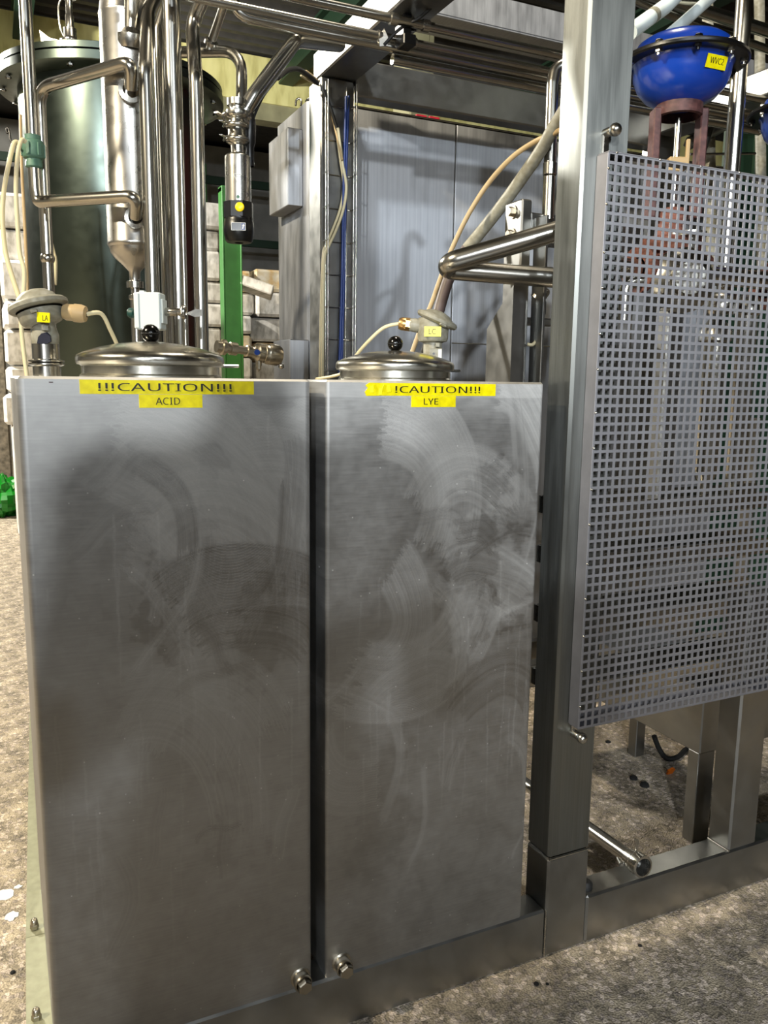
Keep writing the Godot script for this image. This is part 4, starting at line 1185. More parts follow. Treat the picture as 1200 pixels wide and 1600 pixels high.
	part("loop", tube_shape(smooth([Vector3(-0.9528, 1.9220, -1.1610), Vector3(-0.9623, 1.9241, -1.1547), Vector3(-0.9741, 1.8857, -1.1422), Vector3(-0.9835, 1.8013, -1.1316), Vector3(-0.9853, 1.7170, -1.1174), Vector3(-0.9844, 1.6243, -1.1005), Vector3(-0.9765, 1.5739, -1.0878), Vector3(-0.9844, 1.4895, -1.0765), Vector3(-0.9920, 1.4389, -1.0710), Vector3(-0.9891, 1.3546, -1.0546), Vector3(-0.9841, 1.2789, -1.0388)], 6), 0.0058, 10), M.cream, h)
	part("loop", tube_shape(smooth([Vector3(-0.9498, 2.0721, -1.4663), Vector3(-0.9550, 1.9205, -1.4417), Vector3(-0.9568, 1.7689, -1.4155), Vector3(-0.9585, 1.6174, -1.3894), Vector3(-0.9615, 1.5037, -1.3705)], 6), 0.0045, 8), M.cream_old, h)
	part("loop", tube_shape(smooth([Vector3(-0.8881, 1.6941, -1.3698), Vector3(-0.8828, 1.6658, -1.3623), Vector3(-0.8792, 1.6374, -1.3555), Vector3(-0.8847, 1.5710, -1.3463)], 6), 0.0055, 8), M.cream, h)
	var hk := Shape.new()
	hk.tube(smooth([Vector3(-0.9773, 1.9221, -1.1950), Vector3(-0.9878, 1.9306, -1.2014), Vector3(-0.9897, 1.9528, -1.2063), Vector3(-0.9937, 1.9648, -1.2103), Vector3(-0.9972, 1.9596, -1.2110), Vector3(-0.9945, 1.9511, -1.2082), Vector3(-0.9896, 1.9546, -1.2065)], 5), 0.003, 8)
	part("hook", hk, M.black, h)

# ---------------------------------------------------------------- pipes under the top beams
func build_top_pipes() -> void:
	var defs := [
		["bright_pipe", "bright slim pipe running highest along under the top beam", Vector3(0.0377, 2.2850, -0.8415), -1.9, 1.5, 0.0125, M.tube],
		["slim_pipe", "slim pipe running second under the top beam", Vector3(0.0288, 2.2600, -0.9036), -0.75, 1.5, 0.0115, M.tube_dull],
		["slim_pipe", "slim pipe running third under the top beam, elbowed at its end", Vector3(0.0334, 2.2400, -0.9125), -0.42, 1.5, 0.0140, M.tube_dull],
		["slim_pipe", "scratched slim pipe running lowest under the top beam", Vector3(0.0347, 2.2100, -0.9141), 0.02, 1.5, 0.0145, M.tube_dull]]
	var n := 0
	for d in defs:
		var c: Vector3 = d[2]
		var t := thing(d[0], d[1], "pipe", Vector3(d[3], c.y, c.z), "slim pipes under the top beam" if n else "")
		var pts := [Vector3(d[3], c.y, c.z), Vector3(d[4], c.y, c.z)]
		if n == 2:
			pts = [Vector3(d[3] - 0.03, c.y + 0.2, c.z), Vector3(d[3] - 0.02, c.y, c.z), Vector3(d[4], c.y, c.z)]
		part("tube", tube_shape(bend(pts, 0.05), d[5], 16), d[6], t)
		if n == 0 or n == 1:
			for s in [-1.0, 1.0]:
				part("sleeve", lathe_shape(along(Vector3(c.x + s * 0.05, c.y, c.z), Vector3.RIGHT), [[d[5], -0.012], [d[5] * 1.3, -0.01], [d[5] * 1.3, 0.01], [d[5], 0.012]], 16), M.cast, t)
		n += 1
	# pipe holder hanging from the depth beam
	var k: Vector3 = Vector3(0.0370, 2.2700, -0.8796)
	var h := thing("pipe_holder", "dark pipe holder with wing nuts clamping slim pipes to the beam", "bracket", k)
	var s := Shape.new()
	s.box(k + Vector3(0.0, 0.01, 0), Vector3(0.025, 0.09, 0.06), 0.003)
	s.box(k + Vector3(0.0, -0.03, 0.02), Vector3(0.04, 0.03, 0.05), 0.003)
	part("block", s, M.black, h)
	for q in [Vector3(0.0579, 2.2875, -0.8616), Vector3(-0.0177, 2.2473, -0.8901)]:
		var w := Shape.new()
		w.prism(Transform3D(Basis(VIEW_RIGHT, Vector3.UP, VIEW_BACK).orthonormalized(), q), PackedVector2Array([Vector2(-0.012, -0.018), Vector2(-0.014, 0.008), Vector2(0.0, 0.030), Vector2(0.011, 0.006), Vector2(0.010, -0.016)]), 0.004)
		part("wing", w, M.tube_dull, h)
	part("strap", tube_shape(smooth([Vector3(-0.0185, 2.2331, -0.8879), Vector3(0.0154, 2.2696, -0.8561), Vector3(0.0557, 2.2915, -0.8185), Vector3(0.0878, 2.3231, -0.7866), Vector3(0.1052, 2.3493, -0.7831)]), 0.0045, 8), M.rubber, h)
	# upright pipe hooked over the slim pipes, standing on the bracket arm
	var v: Vector3 = Vector3(0.2690, 1.9460, -0.4773)
	var hp := pipe("hooked_pipe", "bright upright pipe with hooked top beside the front post", [Vector3(0.3407, 2.0801, -0.4673), Vector3(0.3111, 2.1090, -0.4864), Vector3(0.2865, 2.0956, -0.4957), Vector3(0.2785, 2.0598, -0.4930), Vector3(v.x, 1.72, v.z)], 0.0165, M.tube, 0.03)
	part("collar", lathe_shape(Transform3D(Basis.IDENTITY, Vector3(v.x, 1.86, v.z)), [[0.0165, -0.03], [0.0185, -0.028], [0.0185, 0.0], [0.0165, 0.002]], 18), M.tube, hp)
	# hairpin pipe in front of the bracket
	var hair := pipe("hairpin_pipe", "polished hairpin pipe bending back beside the front post", [Vector3(0.2006, 1.6657, -0.2580), Vector3(-0.0502, 1.5844, -0.4290), Vector3(-0.0314, 1.5742, -0.4743), Vector3(0.2653, 1.5531, -0.3306)], 0.0245, M.tube, 0.03)
	hair.set_meta("label", "polished hairpin pipe bending back on itself left of the front post")

# ---------------------------------------------------------------- cabinet at the back, wire tray, bracket
func build_cabinet() -> void:
	var t := thing("control_cabinet", "tall stainless control cabinet with streaked doors behind the frame", "cabinet", Vector3(0.9, 0.1, -1.78))
	part("body", box_shape(Vector3(0.012, 0.12, -1.955), Vector3(2.15, 2.295, -1.612), 0.003), M.sheet, t)
	for q in [[0.014, 0.625], [0.631, 1.26], [1.266, 2.148]]:
		part("door", box_shape(Vector3(q[0], 0.14, -1.612), Vector3(q[1], 2.293, -1.600), 0.003), M.sheet, t)
	part("plinth", box_shape(Vector3(0.03, 0, -1.93), Vector3(2.12, 0.12, -1.63), 0.003), M.frame, t)
	part("top_trim", box_shape(Vector3(0.012, 2.295, -1.63), Vector3(2.15, 2.301, -1.598), 0.001), M.tube, t)
	part("door_gap_strip", box_shape(Vector3(0.625, 0.15, -1.6005), Vector3(0.6275, 2.29, -1.5985), 0.0), M.tube, t)
	part("fold_edge", box_shape(Vector3(0.63, 1.452, -1.600), Vector3(1.26, 1.456, -1.596), 0.001), M.tube, t)
	# lifting eye on the cabinet roof
	var l := Shape.new()
	l.tube(smooth([Vector3(0.0451, 2.3422, -1.8292), Vector3(0.0485, 2.3618, -1.8311), Vector3(0.0579, 2.3692, -1.8280), Vector3(0.0662, 2.3596, -1.8223), Vector3(0.0630, 2.3425, -1.8208)]), 0.004, 8)
	part("lifting_eye", l, M.tube, t)
	# side box
	var b := thing("side_box", "shallow stainless box fixed to the side of the control cabinet", "box", Vector3(-0.02, 1.935, -1.77))
	part("case", box_shape(Vector3(-0.047, 1.935, -1.885), Vector3(0.011, 2.208, -1.655), 0.003), M.sheet, b)
	part("clip", box_shape(Vector3(-0.006, 2.205, -1.86), Vector3(0.011, 2.235, -1.83), 0.002), M.cast, b)
	var d := thing("base_box", "low stainless box with a bolt at the foot of the cabinet side", "box", Vector3(-0.05, 1.0, -1.7))
	part("case", box_shape(Vector3(-0.065, 0.0, -1.79), Vector3(0.011, 1.447, -1.59), 0.003), M.sheet, d)
	var bs := Shape.new()
	hex(bs, Vector3(-0.1201, 1.3468, -1.5282), Vector3.BACK, 0.011, 0.01)
	ball(bs, Vector3(-0.1201, 1.3468, -1.5282) + Vector3(0, 0, 0.01), 0.009, 12)
	part("bolt", bs, M.tube, d)
	# wire cable tray on the back post
	var w := thing("wire_tray", "galvanised wire mesh cable tray climbing the back post", "cable tray", Vector3(0.045, 1.2, -1.37))
	var wires := [[-0.006, -1.352], [-0.006, -1.375], [0.012, -1.394], [0.078, -1.394], [0.098, -1.375], [0.098, -1.352]]
	for q in wires:
		part("wire", tube_shape([Vector3(q[0], 1.25, q[1]), Vector3(q[0], 2.285, q[1])], 0.0022, 6), M.tube, w)
	for k in 9:
		var y := 1.33 + k * 0.111
		part("rung", tube_shape([Vector3(-0.006, y, -1.350), Vector3(-0.006, y, -1.390), Vector3(0.003, y, -1.398), Vector3(0.090, y, -1.398), Vector3(0.098, y, -1.390), Vector3(0.098, y, -1.350)], 0.0024, 6), M.tube_dull, w)
	for q in [["cream", M.cream, 0.0052, [Vector3(0.0371, 2.1432, -1.3720), Vector3(0.0540, 2.0321, -1.3720), Vector3(0.0686, 1.9607, -1.3720), Vector3(0.0594, 1.8861, -1.3720), Vector3(0.0311, 1.8094, -1.3720), Vector3(-0.0035, 1.7424, -1.3680), Vector3(-0.0129, 1.7098, -1.3680), Vector3(-0.0167, 1.5704, -1.3700), Vector3(-0.0190, 1.3071, -1.3700)]],
		["cream", M.cream, 0.0048, [Vector3(0.0317, 2.1655, -1.3820), Vector3(0.0509, 2.0443, -1.3820), Vector3(0.0631, 1.9621, -1.3820), Vector3(0.0515, 1.8871, -1.3820), Vector3(0.0232, 1.8145, -1.3820), Vector3(-0.0043, 1.7564, -1.3780), Vector3(-0.0138, 1.7217, -1.3780), Vector3(-0.0201, 1.5710, -1.3800), Vector3(-0.0249, 1.3070, -1.3800)]],
		["blue", M.blue_cable, 0.0052, [Vector3(0.0818, 2.2552, -1.3850), Vector3(0.0735, 2.0476, -1.3850), Vector3(0.0698, 1.8361, -1.3850), Vector3(0.0660, 1.6196, -1.3850), Vector3(0.0576, 1.3080, -1.3850)]],
		["blue", M.blue_cable, 0.0052, [Vector3(0.0695, 2.2514, -1.3780), Vector3(0.0635, 2.0449, -1.3780), Vector3(0.0597, 1.8341, -1.3780), Vector3(0.0559, 1.6184, -1.3780), Vector3(0.0474, 1.3079, -1.3780)]],
		["black", M.rubber, 0.006, [Vector3(-0.0117, 2.2577, -1.3720), Vector3(0.0207, 2.1834, -1.3780), Vector3(0.0522, 2.0958, -1.3800), Vector3(0.0665, 2.0155, -1.3850), Vector3(0.0740, 1.8800, -1.3900)]]]:
		var c := thing("tray_cable", {"cream": "cream cable looping sideways down the wire tray", "blue": "blue cable running straight down the wire tray", "black": "thick black cable entering the top of the wire tray"}[q[0]], "cable", q[3][-1], {"cream": "cream tray cables", "blue": "blue tray cables", "black": ""}[q[0]])
		part("sheath", tube_shape(smooth(q[3], 6), q[2], 8), q[1], c)
	# bracket with the two bolts and its arm
	var bx := 0.188
	var bz := -0.43
	var br := thing("bolted_bracket", "stainless bracket post with two bolts and a sloping gusset behind the hairpin pipe", "bracket", Vector3(bx, 1.0, bz))
	part("bracket_post", box_shape(Vector3(0.186, 0.10, -0.555), Vector3(0.218, 1.765, -0.475), 0.004), M.frame, br)
	part("arm", box_shape(Vector3(0.219, 1.66, -0.53), Vector3(0.60, 1.735, -0.48), 0.003), M.frame, br)
	for q in [Vector3(0.1860, 1.7385, -0.5150), Vector3(0.1860, 1.6811, -0.5171)]:
		var s := Shape.new()
		s.lathe(along(q, Vector3.LEFT), [[0.017, 0.0], [0.017, 0.003], [0.0001, 0.003]], 20)
		hex(s, q + Vector3(-0.003, 0, 0), Vector3.LEFT, 0.0125, 0.012)
		part("bolt", s, M.nickel, br)
	var gs := Shape.new()
	gs.prism(Transform3D(Basis(Vector3.BACK, Vector3.UP, Vector3.LEFT), Vector3(0.165, 0, 0)), PackedVector2Array([Vector2(-0.56, 0.2), Vector2(-0.44, 0.2), Vector2(-0.44, 1.545), Vector2(-0.56, 1.44)]), 0.04)
	part("gusset", gs, M.frame, br)
	# little solenoid with its cable
	var so: Vector3 = Vector3(0.2483, 1.5252, -0.4681)
	var sv := thing("solenoid_valve", "small steel solenoid with a drooping cream cable beside the post", "valve", so)
	var sx := along(so, (VIEW_RIGHT * 0.55 + Vector3.UP * 0.75 + VIEW_BACK * 0.2).normalized())
	part("cap", lathe_shape(sx, [[0.020, -0.014], [0.022, -0.012], [0.022, -0.004], [0.018, 0.0], [0.017, 0.018], [0.012, 0.025], [0.0001, 0.027]], 22), M.tube, sv)
	part("coil", box_shape(so + Vector3(-0.014, -0.05, -0.012), so + Vector3(0.014, -0.012, 0.012), 0.003), M.black, sv)
	part("cable", tube_shape(smooth([so + Vector3(0.0, -0.05, 0.0), Vector3(0.2462, 1.4621, -0.4578), Vector3(0.2377, 1.4204, -0.4544), Vector3(0.2242, 1.3986, -0.4568), Vector3(0.2105, 1.3984, -0.4633)]), 0.0045, 8), M.cream, sv)
	part("holder_bar", box_shape(so + Vector3(-0.04, -0.075, -0.05), so + Vector3(0.20, -0.055, -0.02), 0.003), M.frame, sv)

func build_hoses() -> void:
	var h := thing("grey_hose", "thick grey hose hanging diagonally across the cabinet door", "hose", Vector3(0.0228, 1.3891, -0.7181))
	part("sheath", tube_shape(smooth([Vector3(0.2489, 1.9777, -0.3804), Vector3(0.2369, 1.9227, -0.4323), Vector3(0.2404, 1.8888, -0.4805), Vector3(0.2258, 1.8053, -0.5845), Vector3(0.2027, 1.7311, -0.6718), Vector3(0.1718, 1.6733, -0.7209)], 8), 0.0165, 14), M.grey_paint, h)
	part("brown_end", tube_shape(smooth([Vector3(0.1718, 1.6733, -0.7209), Vector3(0.1387, 1.6090, -0.7474), Vector3(0.1075, 1.5272, -0.7476), Vector3(0.0780, 1.4183, -0.7420), Vector3(0.0585, 1.3095, -0.7319)], 8), 0.0165, 14), M.hose_brown, h)
	var c := thing("cream_hose", "thin cream cable curving down beside the thick grey hose", "cable", Vector3(0.0037, 1.4655, -0.6847))
	part("sheath", tube_shape(smooth([Vector3(0.2458, 1.9220, -0.3720), Vector3(0.2364, 1.9148, -0.4311), Vector3(0.2267, 1.9098, -0.4907), Vector3(0.2017, 1.8836, -0.5538), Vector3(0.1728, 1.8318, -0.6143), Vector3(0.1322, 1.7570, -0.6425), Vector3(0.0983, 1.6739, -0.6661), Vector3(0.0665, 1.5881, -0.6769), Vector3(0.0365, 1.5094, -0.6771), Vector3(0.0017, 1.4307, -0.6795), Vector3(-0.0341, 1.3345, -0.6792), Vector3(-0.0504, 1.2734, -0.6760)], 8), 0.0068, 10), M.cream_old, c)
	var d := thing("dark_hose", "dark hose lying in the shade behind the cream cable", "hose", Vector3(0.0704, 1.4022, -0.8100))
	part("sheath", tube_shape(smooth([Vector3(0.1820, 1.5760, -0.8443), Vector3(0.1498, 1.4998, -0.8459), Vector3(0.1096, 1.4046, -0.8479), Vector3(0.0753, 1.2905, -0.8437)]), 0.008, 10), M.rubber, d)

# ---------------------------------------------------------------- control valves behind the guard
func actuator(c: Vector3, label: String, tag_text: String) -> void:
	var t := thing("control_valve", label, "valve", Vector3(c.x, 1.45, c.z), "diaphragm control valves")
	var x := Transform3D(Basis.IDENTITY, c)
	part("upper_bowl", lathe_shape(x, [[0.128, 0.005], [0.122, 0.008], [0.120, 0.028], [0.114, 0.042], [0.100, 0.052], [0.075, 0.058], [0.040, 0.061], [0.0001, 0.062]], 56), M.blue, t)
	part("lower_bowl", lathe_shape(x, [[0.0001, -0.108], [0.045, -0.106], [0.062, -0.098], [0.088, -0.084], [0.108, -0.062], [0.119, -0.036], [0.122, -0.014], [0.128, -0.005]], 56), M.blue, t)
	part("rim", lathe_shape(x, [[0.120, -0.006], [0.158, -0.007], [0.162, -0.003], [0.162, 0.003], [0.158, 0.007], [0.120, 0.006]], 56), M.black, t)
	for k in 10:
		var a := TAU * k / 10 + 0.22
		var s := Shape.new()
		var p := c + Vector3(cos(a) * 0.145, 0, sin(a) * 0.145)
		hex(s, p + Vector3(0, 0.005, 0), Vector3.UP, 0.010, 0.010)
		hex(s, p - Vector3(0, 0.005, 0), Vector3.DOWN, 0.009, 0.009)
		s.tube([p - Vector3(0, 0.02, 0), p], 0.005, 8)
		part("rim_bolt", s, M.cast if k % 3 else M.black, t)
	if tag_text:
		var d := (VIEW_BACK + VIEW_RIGHT * 0.42).normalized()
		var b := Basis(d.cross(Vector3.UP).normalized() * -1.0, Vector3.UP, d)
		b = Basis(Vector3.UP.cross(d).normalized(), Vector3.UP, d)
		b = b * Basis(Vector3.RIGHT, 0.28)
		var s := Shape.new()
		var at := c + d * 0.1195 + Vector3(0, -0.034, 0)
		s.box(at, Vector3(0.062, 0.030, 0.002), 0.0, b)
		var o := part("label_tape", s, M.yellow, t)
		lettering("lettering", tag_text, at + b * Vector3(0, 0.002, 0.0013), b, 0.013, 0.042, M.ink, o)
	part("vent_plug", lathe_shape(Transform3D(Basis.IDENTITY, c + Vector3(0.03, 0.058, -0.03)), [[0.018, 0], [0.018, 0.012], [0.012, 0.02], [0.0001, 0.02]], 6), M.cast, t)
	# yoke with two legs, stem, coupling
	part("yoke_plate", lathe_shape(x, [[0.05, -0.13], [0.058, -0.128], [0.058, -0.098], [0.05, -0.095]], 24), M.oxide, t)
	for s in [-1.0, 1.0]:
		var q: Vector3 = c + VIEW_RIGHT * s * 0.060
		var l := Shape.new()
		l.box(q + Vector3(0, -0.245, 0), Vector3(0.020, 0.27, 0.045), 0.003, Basis(VIEW_RIGHT, Vector3.UP, VIEW_BACK).orthonormalized())
		part("yoke_leg", l, M.oxide, t)
	var st := Shape.new()
	st.lathe(x, [[0.008, -0.36], [0.008, -0.13]], 14)
	part("stem", st, M.tube, t)
	var co := Shape.new()
	var vb := Basis(VIEW_RIGHT, Vector3.UP, VIEW_BACK).orthonormalized()
	co.box(c + Vector3(0, -0.245, 0) + VIEW_BACK * 0.01, Vector3(0.05, 0.030, 0.03), 0.003, vb)
	co.box(c + Vector3(0, -0.222, 0) + VIEW_RIGHT * 0.022 + VIEW_BACK * 0.02, Vector3(0.010, 0.07, 0.010), 0.002, vb)
	co.box(c + Vector3(0, -0.262, 0) - VIEW_RIGHT * 0.01 + VIEW_BACK * 0.015, Vector3(0.04, 0.012, 0.035), 0.003, vb)
	part("coupling", co, M.beige, t)
	# bonnet and globe body
	part("bonnet", lathe_shape(x, [[0.040, -0.47], [0.075, -0.465], [0.078, -0.46], [0.078, -0.435], [0.070, -0.43], [0.042, -0.425], [0.034, -0.40], [0.038, -0.37], [0.030, -0.355], [0.0001, -0.355]], 30), M.rust, t)
	part("globe_body", lathe_shape(x, [[0.025, -0.56], [0.055, -0.555], [0.075, -0.53], [0.078, -0.505], [0.065, -0.48], [0.05, -0.47]], 30), M.rust, t)
	for s in [-1.0, 1.0]:
		part("flange", lathe_shape(along(c + Vector3(0, -0.515, 0) + Vector3.RIGHT * s * 0.06, Vector3.RIGHT * s), [[0.035, 0.0], [0.035, 0.03], [0.062, 0.032], [0.062, 0.046], [0.03, 0.048]], 28), M.rust, t)

func build_valves() -> void:
	actuator(Vector3(0.5744, 2.1088, -0.3510), "blue diaphragm control valve labelled WVC2 behind the guard panel", "WVC2")
	actuator(Vector3(1.1815, 2.1047, -0.4673), "blue diaphragm control valve without label farther along the frame", "")
	var v: Vector3 = Vector3(0.8740, 2.1030, -0.4439)
	var p := pipe("standing_pipe", "bright upright pipe passing between the two blue control valves", vert(v, 1.50, 3.0), 0.0225, M.tube)
	part("union", lathe_shape(Transform3D(Basis.IDENTITY, Vector3(v.x, 1.50, v.z)), [[0.022, 0.0], [0.045, 0.002], [0.048, 0.01], [0.048, 0.05], [0.04, 0.06], [0.024, 0.065]], 22), M.cast, p)
	# pipework behind the guard
	var c: Vector3 = Vector3(0.5744, 2.1088, -0.3510)
	var h := pipe("valve_pipe", "steel pipe joining the flanges of the control valves", [Vector3(c.x - 0.32, c.y - 0.515, c.z), Vector3(c.x - 0.11, c.y - 0.515, c.z)], 0.026, M.tube_dull)
	part("end_cap", lathe_shape(along(Vector3(c.x - 0.32, c.y - 0.515, c.z), Vector3.LEFT), [[0.026, 0], [0.03, 0.004], [0.03, 0.012], [0.0001, 0.016]], 20), M.cast, h)
	pipe("valve_pipe", "steel link pipe between the two blue control valves", [Vector3(c.x + 0.11, c.y - 0.515, c.z), Vector3(Vector3(1.1815, 2.1047, -0.4673).x - 0.11, c.y - 0.515, c.z)], 0.026, M.tube_dull)
	var g := thing("pump_housing", "dull silver pump housing seen through the guard holes below the red valve", "pump", Vector3(0.5541, 1.5134, -0.2882))
	var gc: Vector3 = Vector3(0.5599, 1.5626, -0.2942)
	part("volute", lathe_shape(along(gc, VIEW_BACK), [[0.0001, -0.07], [0.07, -0.065], [0.082, -0.04], [0.082, 0.03], [0.06, 0.05], [0.045, 0.055], [0.04, 0.08], [0.0001, 0.08]], 32), M.tube_dull, g)
	part("discharge", lathe_shape(along(gc + Vector3(0.02, 0.06, 0), Vector3.UP), [[0.026, 0.0], [0.026, 0.05], [0.044, 0.052], [0.044, 0.064], [0.02, 0.066]], 22), M.cast, g)
	part("suction", tube_shape(bend([gc - VIEW_RIGHT * 0.07, gc - VIEW_RIGHT * 0.14, gc - VIEW_RIGHT * 0.14 - Vector3.UP * 0.1], 0.04), 0.018, 16), M.tube, g)
	part("support", box_shape(Vector3(gc.x - 0.03, 0.962, gc.z - 0.04), gc + Vector3(0.03, -0.07, 0.0), 0.004), M.frame, g)
	for q in [[Vector3(0.6836, 1.3013, -0.2789), 0.034, 1.04, 1.47], [Vector3(0.8432, 1.3380, -0.3222), 0.030, 1.0, 1.55]]:
		var b: Vector3 = q[0]
		var t := thing("filter_housing", "thicker silver cylinder housing standing upright behind the guard holes" if q[1] > 0.032 else "slimmer taller silver cylinder housing behind the guard holes", "cylinder", Vector3(b.x, q[2], b.z), "housings behind the guard")
		part("barrel", lathe_shape(Transform3D(Basis.IDENTITY, Vector3(b.x, 0, b.z)), [[0.0001, q[2]], [q[1] * 0.7, q[2]], [q[1], q[2] + 0.03], [q[1], q[3] - 0.06], [q[1] * 1.25, q[3] - 0.055], [q[1] * 1.25, q[3] - 0.03], [q[1] * 0.6, q[3]], [0.0001, q[3]]], 28), M.tube_dull, t)
		part("foot_pipe", tube_shape([Vector3(b.x, 0.97, b.z), Vector3(b.x, q[2] + 0.01, b.z)], 0.014, 12), M.tube, t)
	# trays under the valves
	for y in [0.99, 0.855, 0.69, 0.51]:
		var t := thing("drip_tray", {0.99: "topmost perforated steel tray behind the guard panel", 0.855: "second perforated steel tray from the top behind the guard", 0.69: "third perforated steel tray from the top behind the guard", 0.51: "lowest perforated steel tray behind the guard panel"}[y], "tray", Vector3(0.6, y, -0.3), "trays behind the guard")
		var s := Shape.new()
		s.span(Vector3(0.24, y - 0.03, -0.262), Vector3(1.05, y + 0.012, -0.258), 0.0)
		part("lip", s, M.tube_dull, t)
		part("pan", box_shape(Vector3(0.24, y - 0.034, -0.42), Vector3(1.05, y - 0.03, -0.258), 0.0), M.tube_dull, t)
		part("rear_lip", box_shape(Vector3(0.24, y - 0.03, -0.42), Vector3(1.05, y + 0.012, -0.416), 0.0), M.tube_dull, t)
		part("side_lip", box_shape(Vector3(0.236, y - 0.034, -0.42), Vector3(0.24, y + 0.012, -0.258), 0.0), M.tube_dull, t)
	# tray carriers
	for xx in [0.232, 1.055]:
		var t := thing("tray_carrier", "upright flat bar carrying the trays behind the guard" if xx < 0.5 else "upright flat bar at the far end of the trays", "bar", Vector3(xx, 0.0, -0.45), "tray carriers")
		part("bar", box_shape(Vector3(xx - 0.004, 0.0 if xx > 0.5 else 0.47, -0.479), Vector3(xx + 0.004, 1.2 if xx > 0.5 else 1.72, -0.425), 0.001), M.frame, t)
	# grey pipes and braces high up on the right
	var w := [["white_pipe", "white pipe slanting up behind the blue control valve", [Vector3(0.8236, 2.2940, -0.8377), Vector3(1.1254, 2.5090, -0.9577), Vector3(1.4615, 2.7648, -1.0688)], 0.020, M.white_plastic],
		["white_pipe", "white pipe slanting up beside the top of the post", [Vector3(0.8300, 2.4047, -0.8544), Vector3(1.0128, 2.5321, -0.9029), Vector3(1.1952, 2.6874, -0.9566)], 0.024, M.white_plastic],
		["cross_pipe", "grey pipe crossing high behind the blue control valve", [Vector3(0.8644, 2.6136, -0.9874), Vector3(1.3699, 2.6522, -1.0919), Vector3(1.9116, 2.6894, -1.1791)], 0.024, M.tube_dull],
		["cross_pipe", "lower grey pipe crossing behind the blue control valve", [Vector3(1.0450, 2.6554, -1.1337), Vector3(1.4045, 2.6535, -1.1878), Vector3(2.0871, 2.6924, -1.3208)], 0.017, M.tube_dull]]
	for q in w:
		var t := thing(q[0], q[1], "pipe", q[2][0])
		part("tube", tube_shape(q[2], q[3], 14), q[4], t)
		if q[0] == "white_pipe":
			var dr: Vector3 = (q[2][1] - q[2][0]).normalized()
			part("band", lathe_shape(along(q[2][0].lerp(q[2][1], 0.62), dr), [[q[3] * 1.03, -0.012], [q[3] * 1.03, 0.012]], 16), M.grey_paint, t)
	var r := thing("rear_rack", "grey steel rack with braces behind the blue control valves", "rack", Vector3(1.9229, 1.8604, -1.3620))
	for q in [[Vector3(1.7104, 2.9063, -1.4245), Vector3(1.6625, 1.7755, -1.2457)], [Vector3(2.1676, 3.0509, -1.5707), Vector3(2.1075, 1.8202, -1.3798)]]:
		part("rack_post", tube_shape(q, 0.03, 4), M.grey_paint, r)
	part("rack_beam", tube_shape([Vector3(1.5280, 2.4570, -1.4305), Vector3(2.4016, 2.5434, -1.5939)], 0.03, 4), M.frame, r)
	part("brace", tube_shape([Vector3(1.5243, 2.2581, -1.2849), Vector3(1.7895, 2.3948, -1.2961)], 0.025, 4), M.frame, r)
	part("brace", tube_shape([Vector3(1.5264, 2.0924, -1.2543), Vector3(1.6099, 2.3231, -1.2561)], 0.02, 4), M.frame, r)
	part("rod", tube_shape([Vector3(1.2935, 2.1340, -1.0356), Vector3(1.6822, 2.1952, -1.0872)], 0.005, 6), M.tube_dull, r)
	var bp := thing("sheet_panel", "dark green sheet panel standing behind the rear rack", "panel", Vector3(2.6825, 1.9441, -2.1386))
	var s := Shape.new()
	s.span(Vector3(2.2, 0.0, -1.75), Vector3(3.6, 2.6, -1.70), 0.004)
	part("sheet", s, M.green_beam, bp)
	for k in 3:
		part("rib", box_shape(Vector3(2.35 + k * 0.45, 0.0, -1.70), Vector3(2.4 + k * 0.45, 2.6, -1.68), 0.002), M.green_beam, bp)
	var db := thing("grey_girder", "light grey girder with dark underside high behind the pipes", "beam", Vector3(1.3154, 3.0573, -2.4000))
	var ge: Vector3 = Vector3(0.9098, 3.0497, -2.4000)
	part("web", box_shape(Vector3(ge.x, ge.y, -2.46), Vector3(ge.x + 3.5, ge.y + 0.14, -2.4), 0.003), M.sheet, db)
	part("flange", box_shape(Vector3(ge.x, ge.y - 0.01, -2.62), Vector3(ge.x + 3.5, ge.y, -2.4), 0.003), M.sheet, db)
	for k in 3:
		part("stay", box_shape(Vector3(ge.x + 0.4 + k * 1.4, ge.y + 0.14, -2.45), Vector3(ge.x + 0.44 + k * 1.4, 5.18, -2.41), 0.002), M.frame, db)

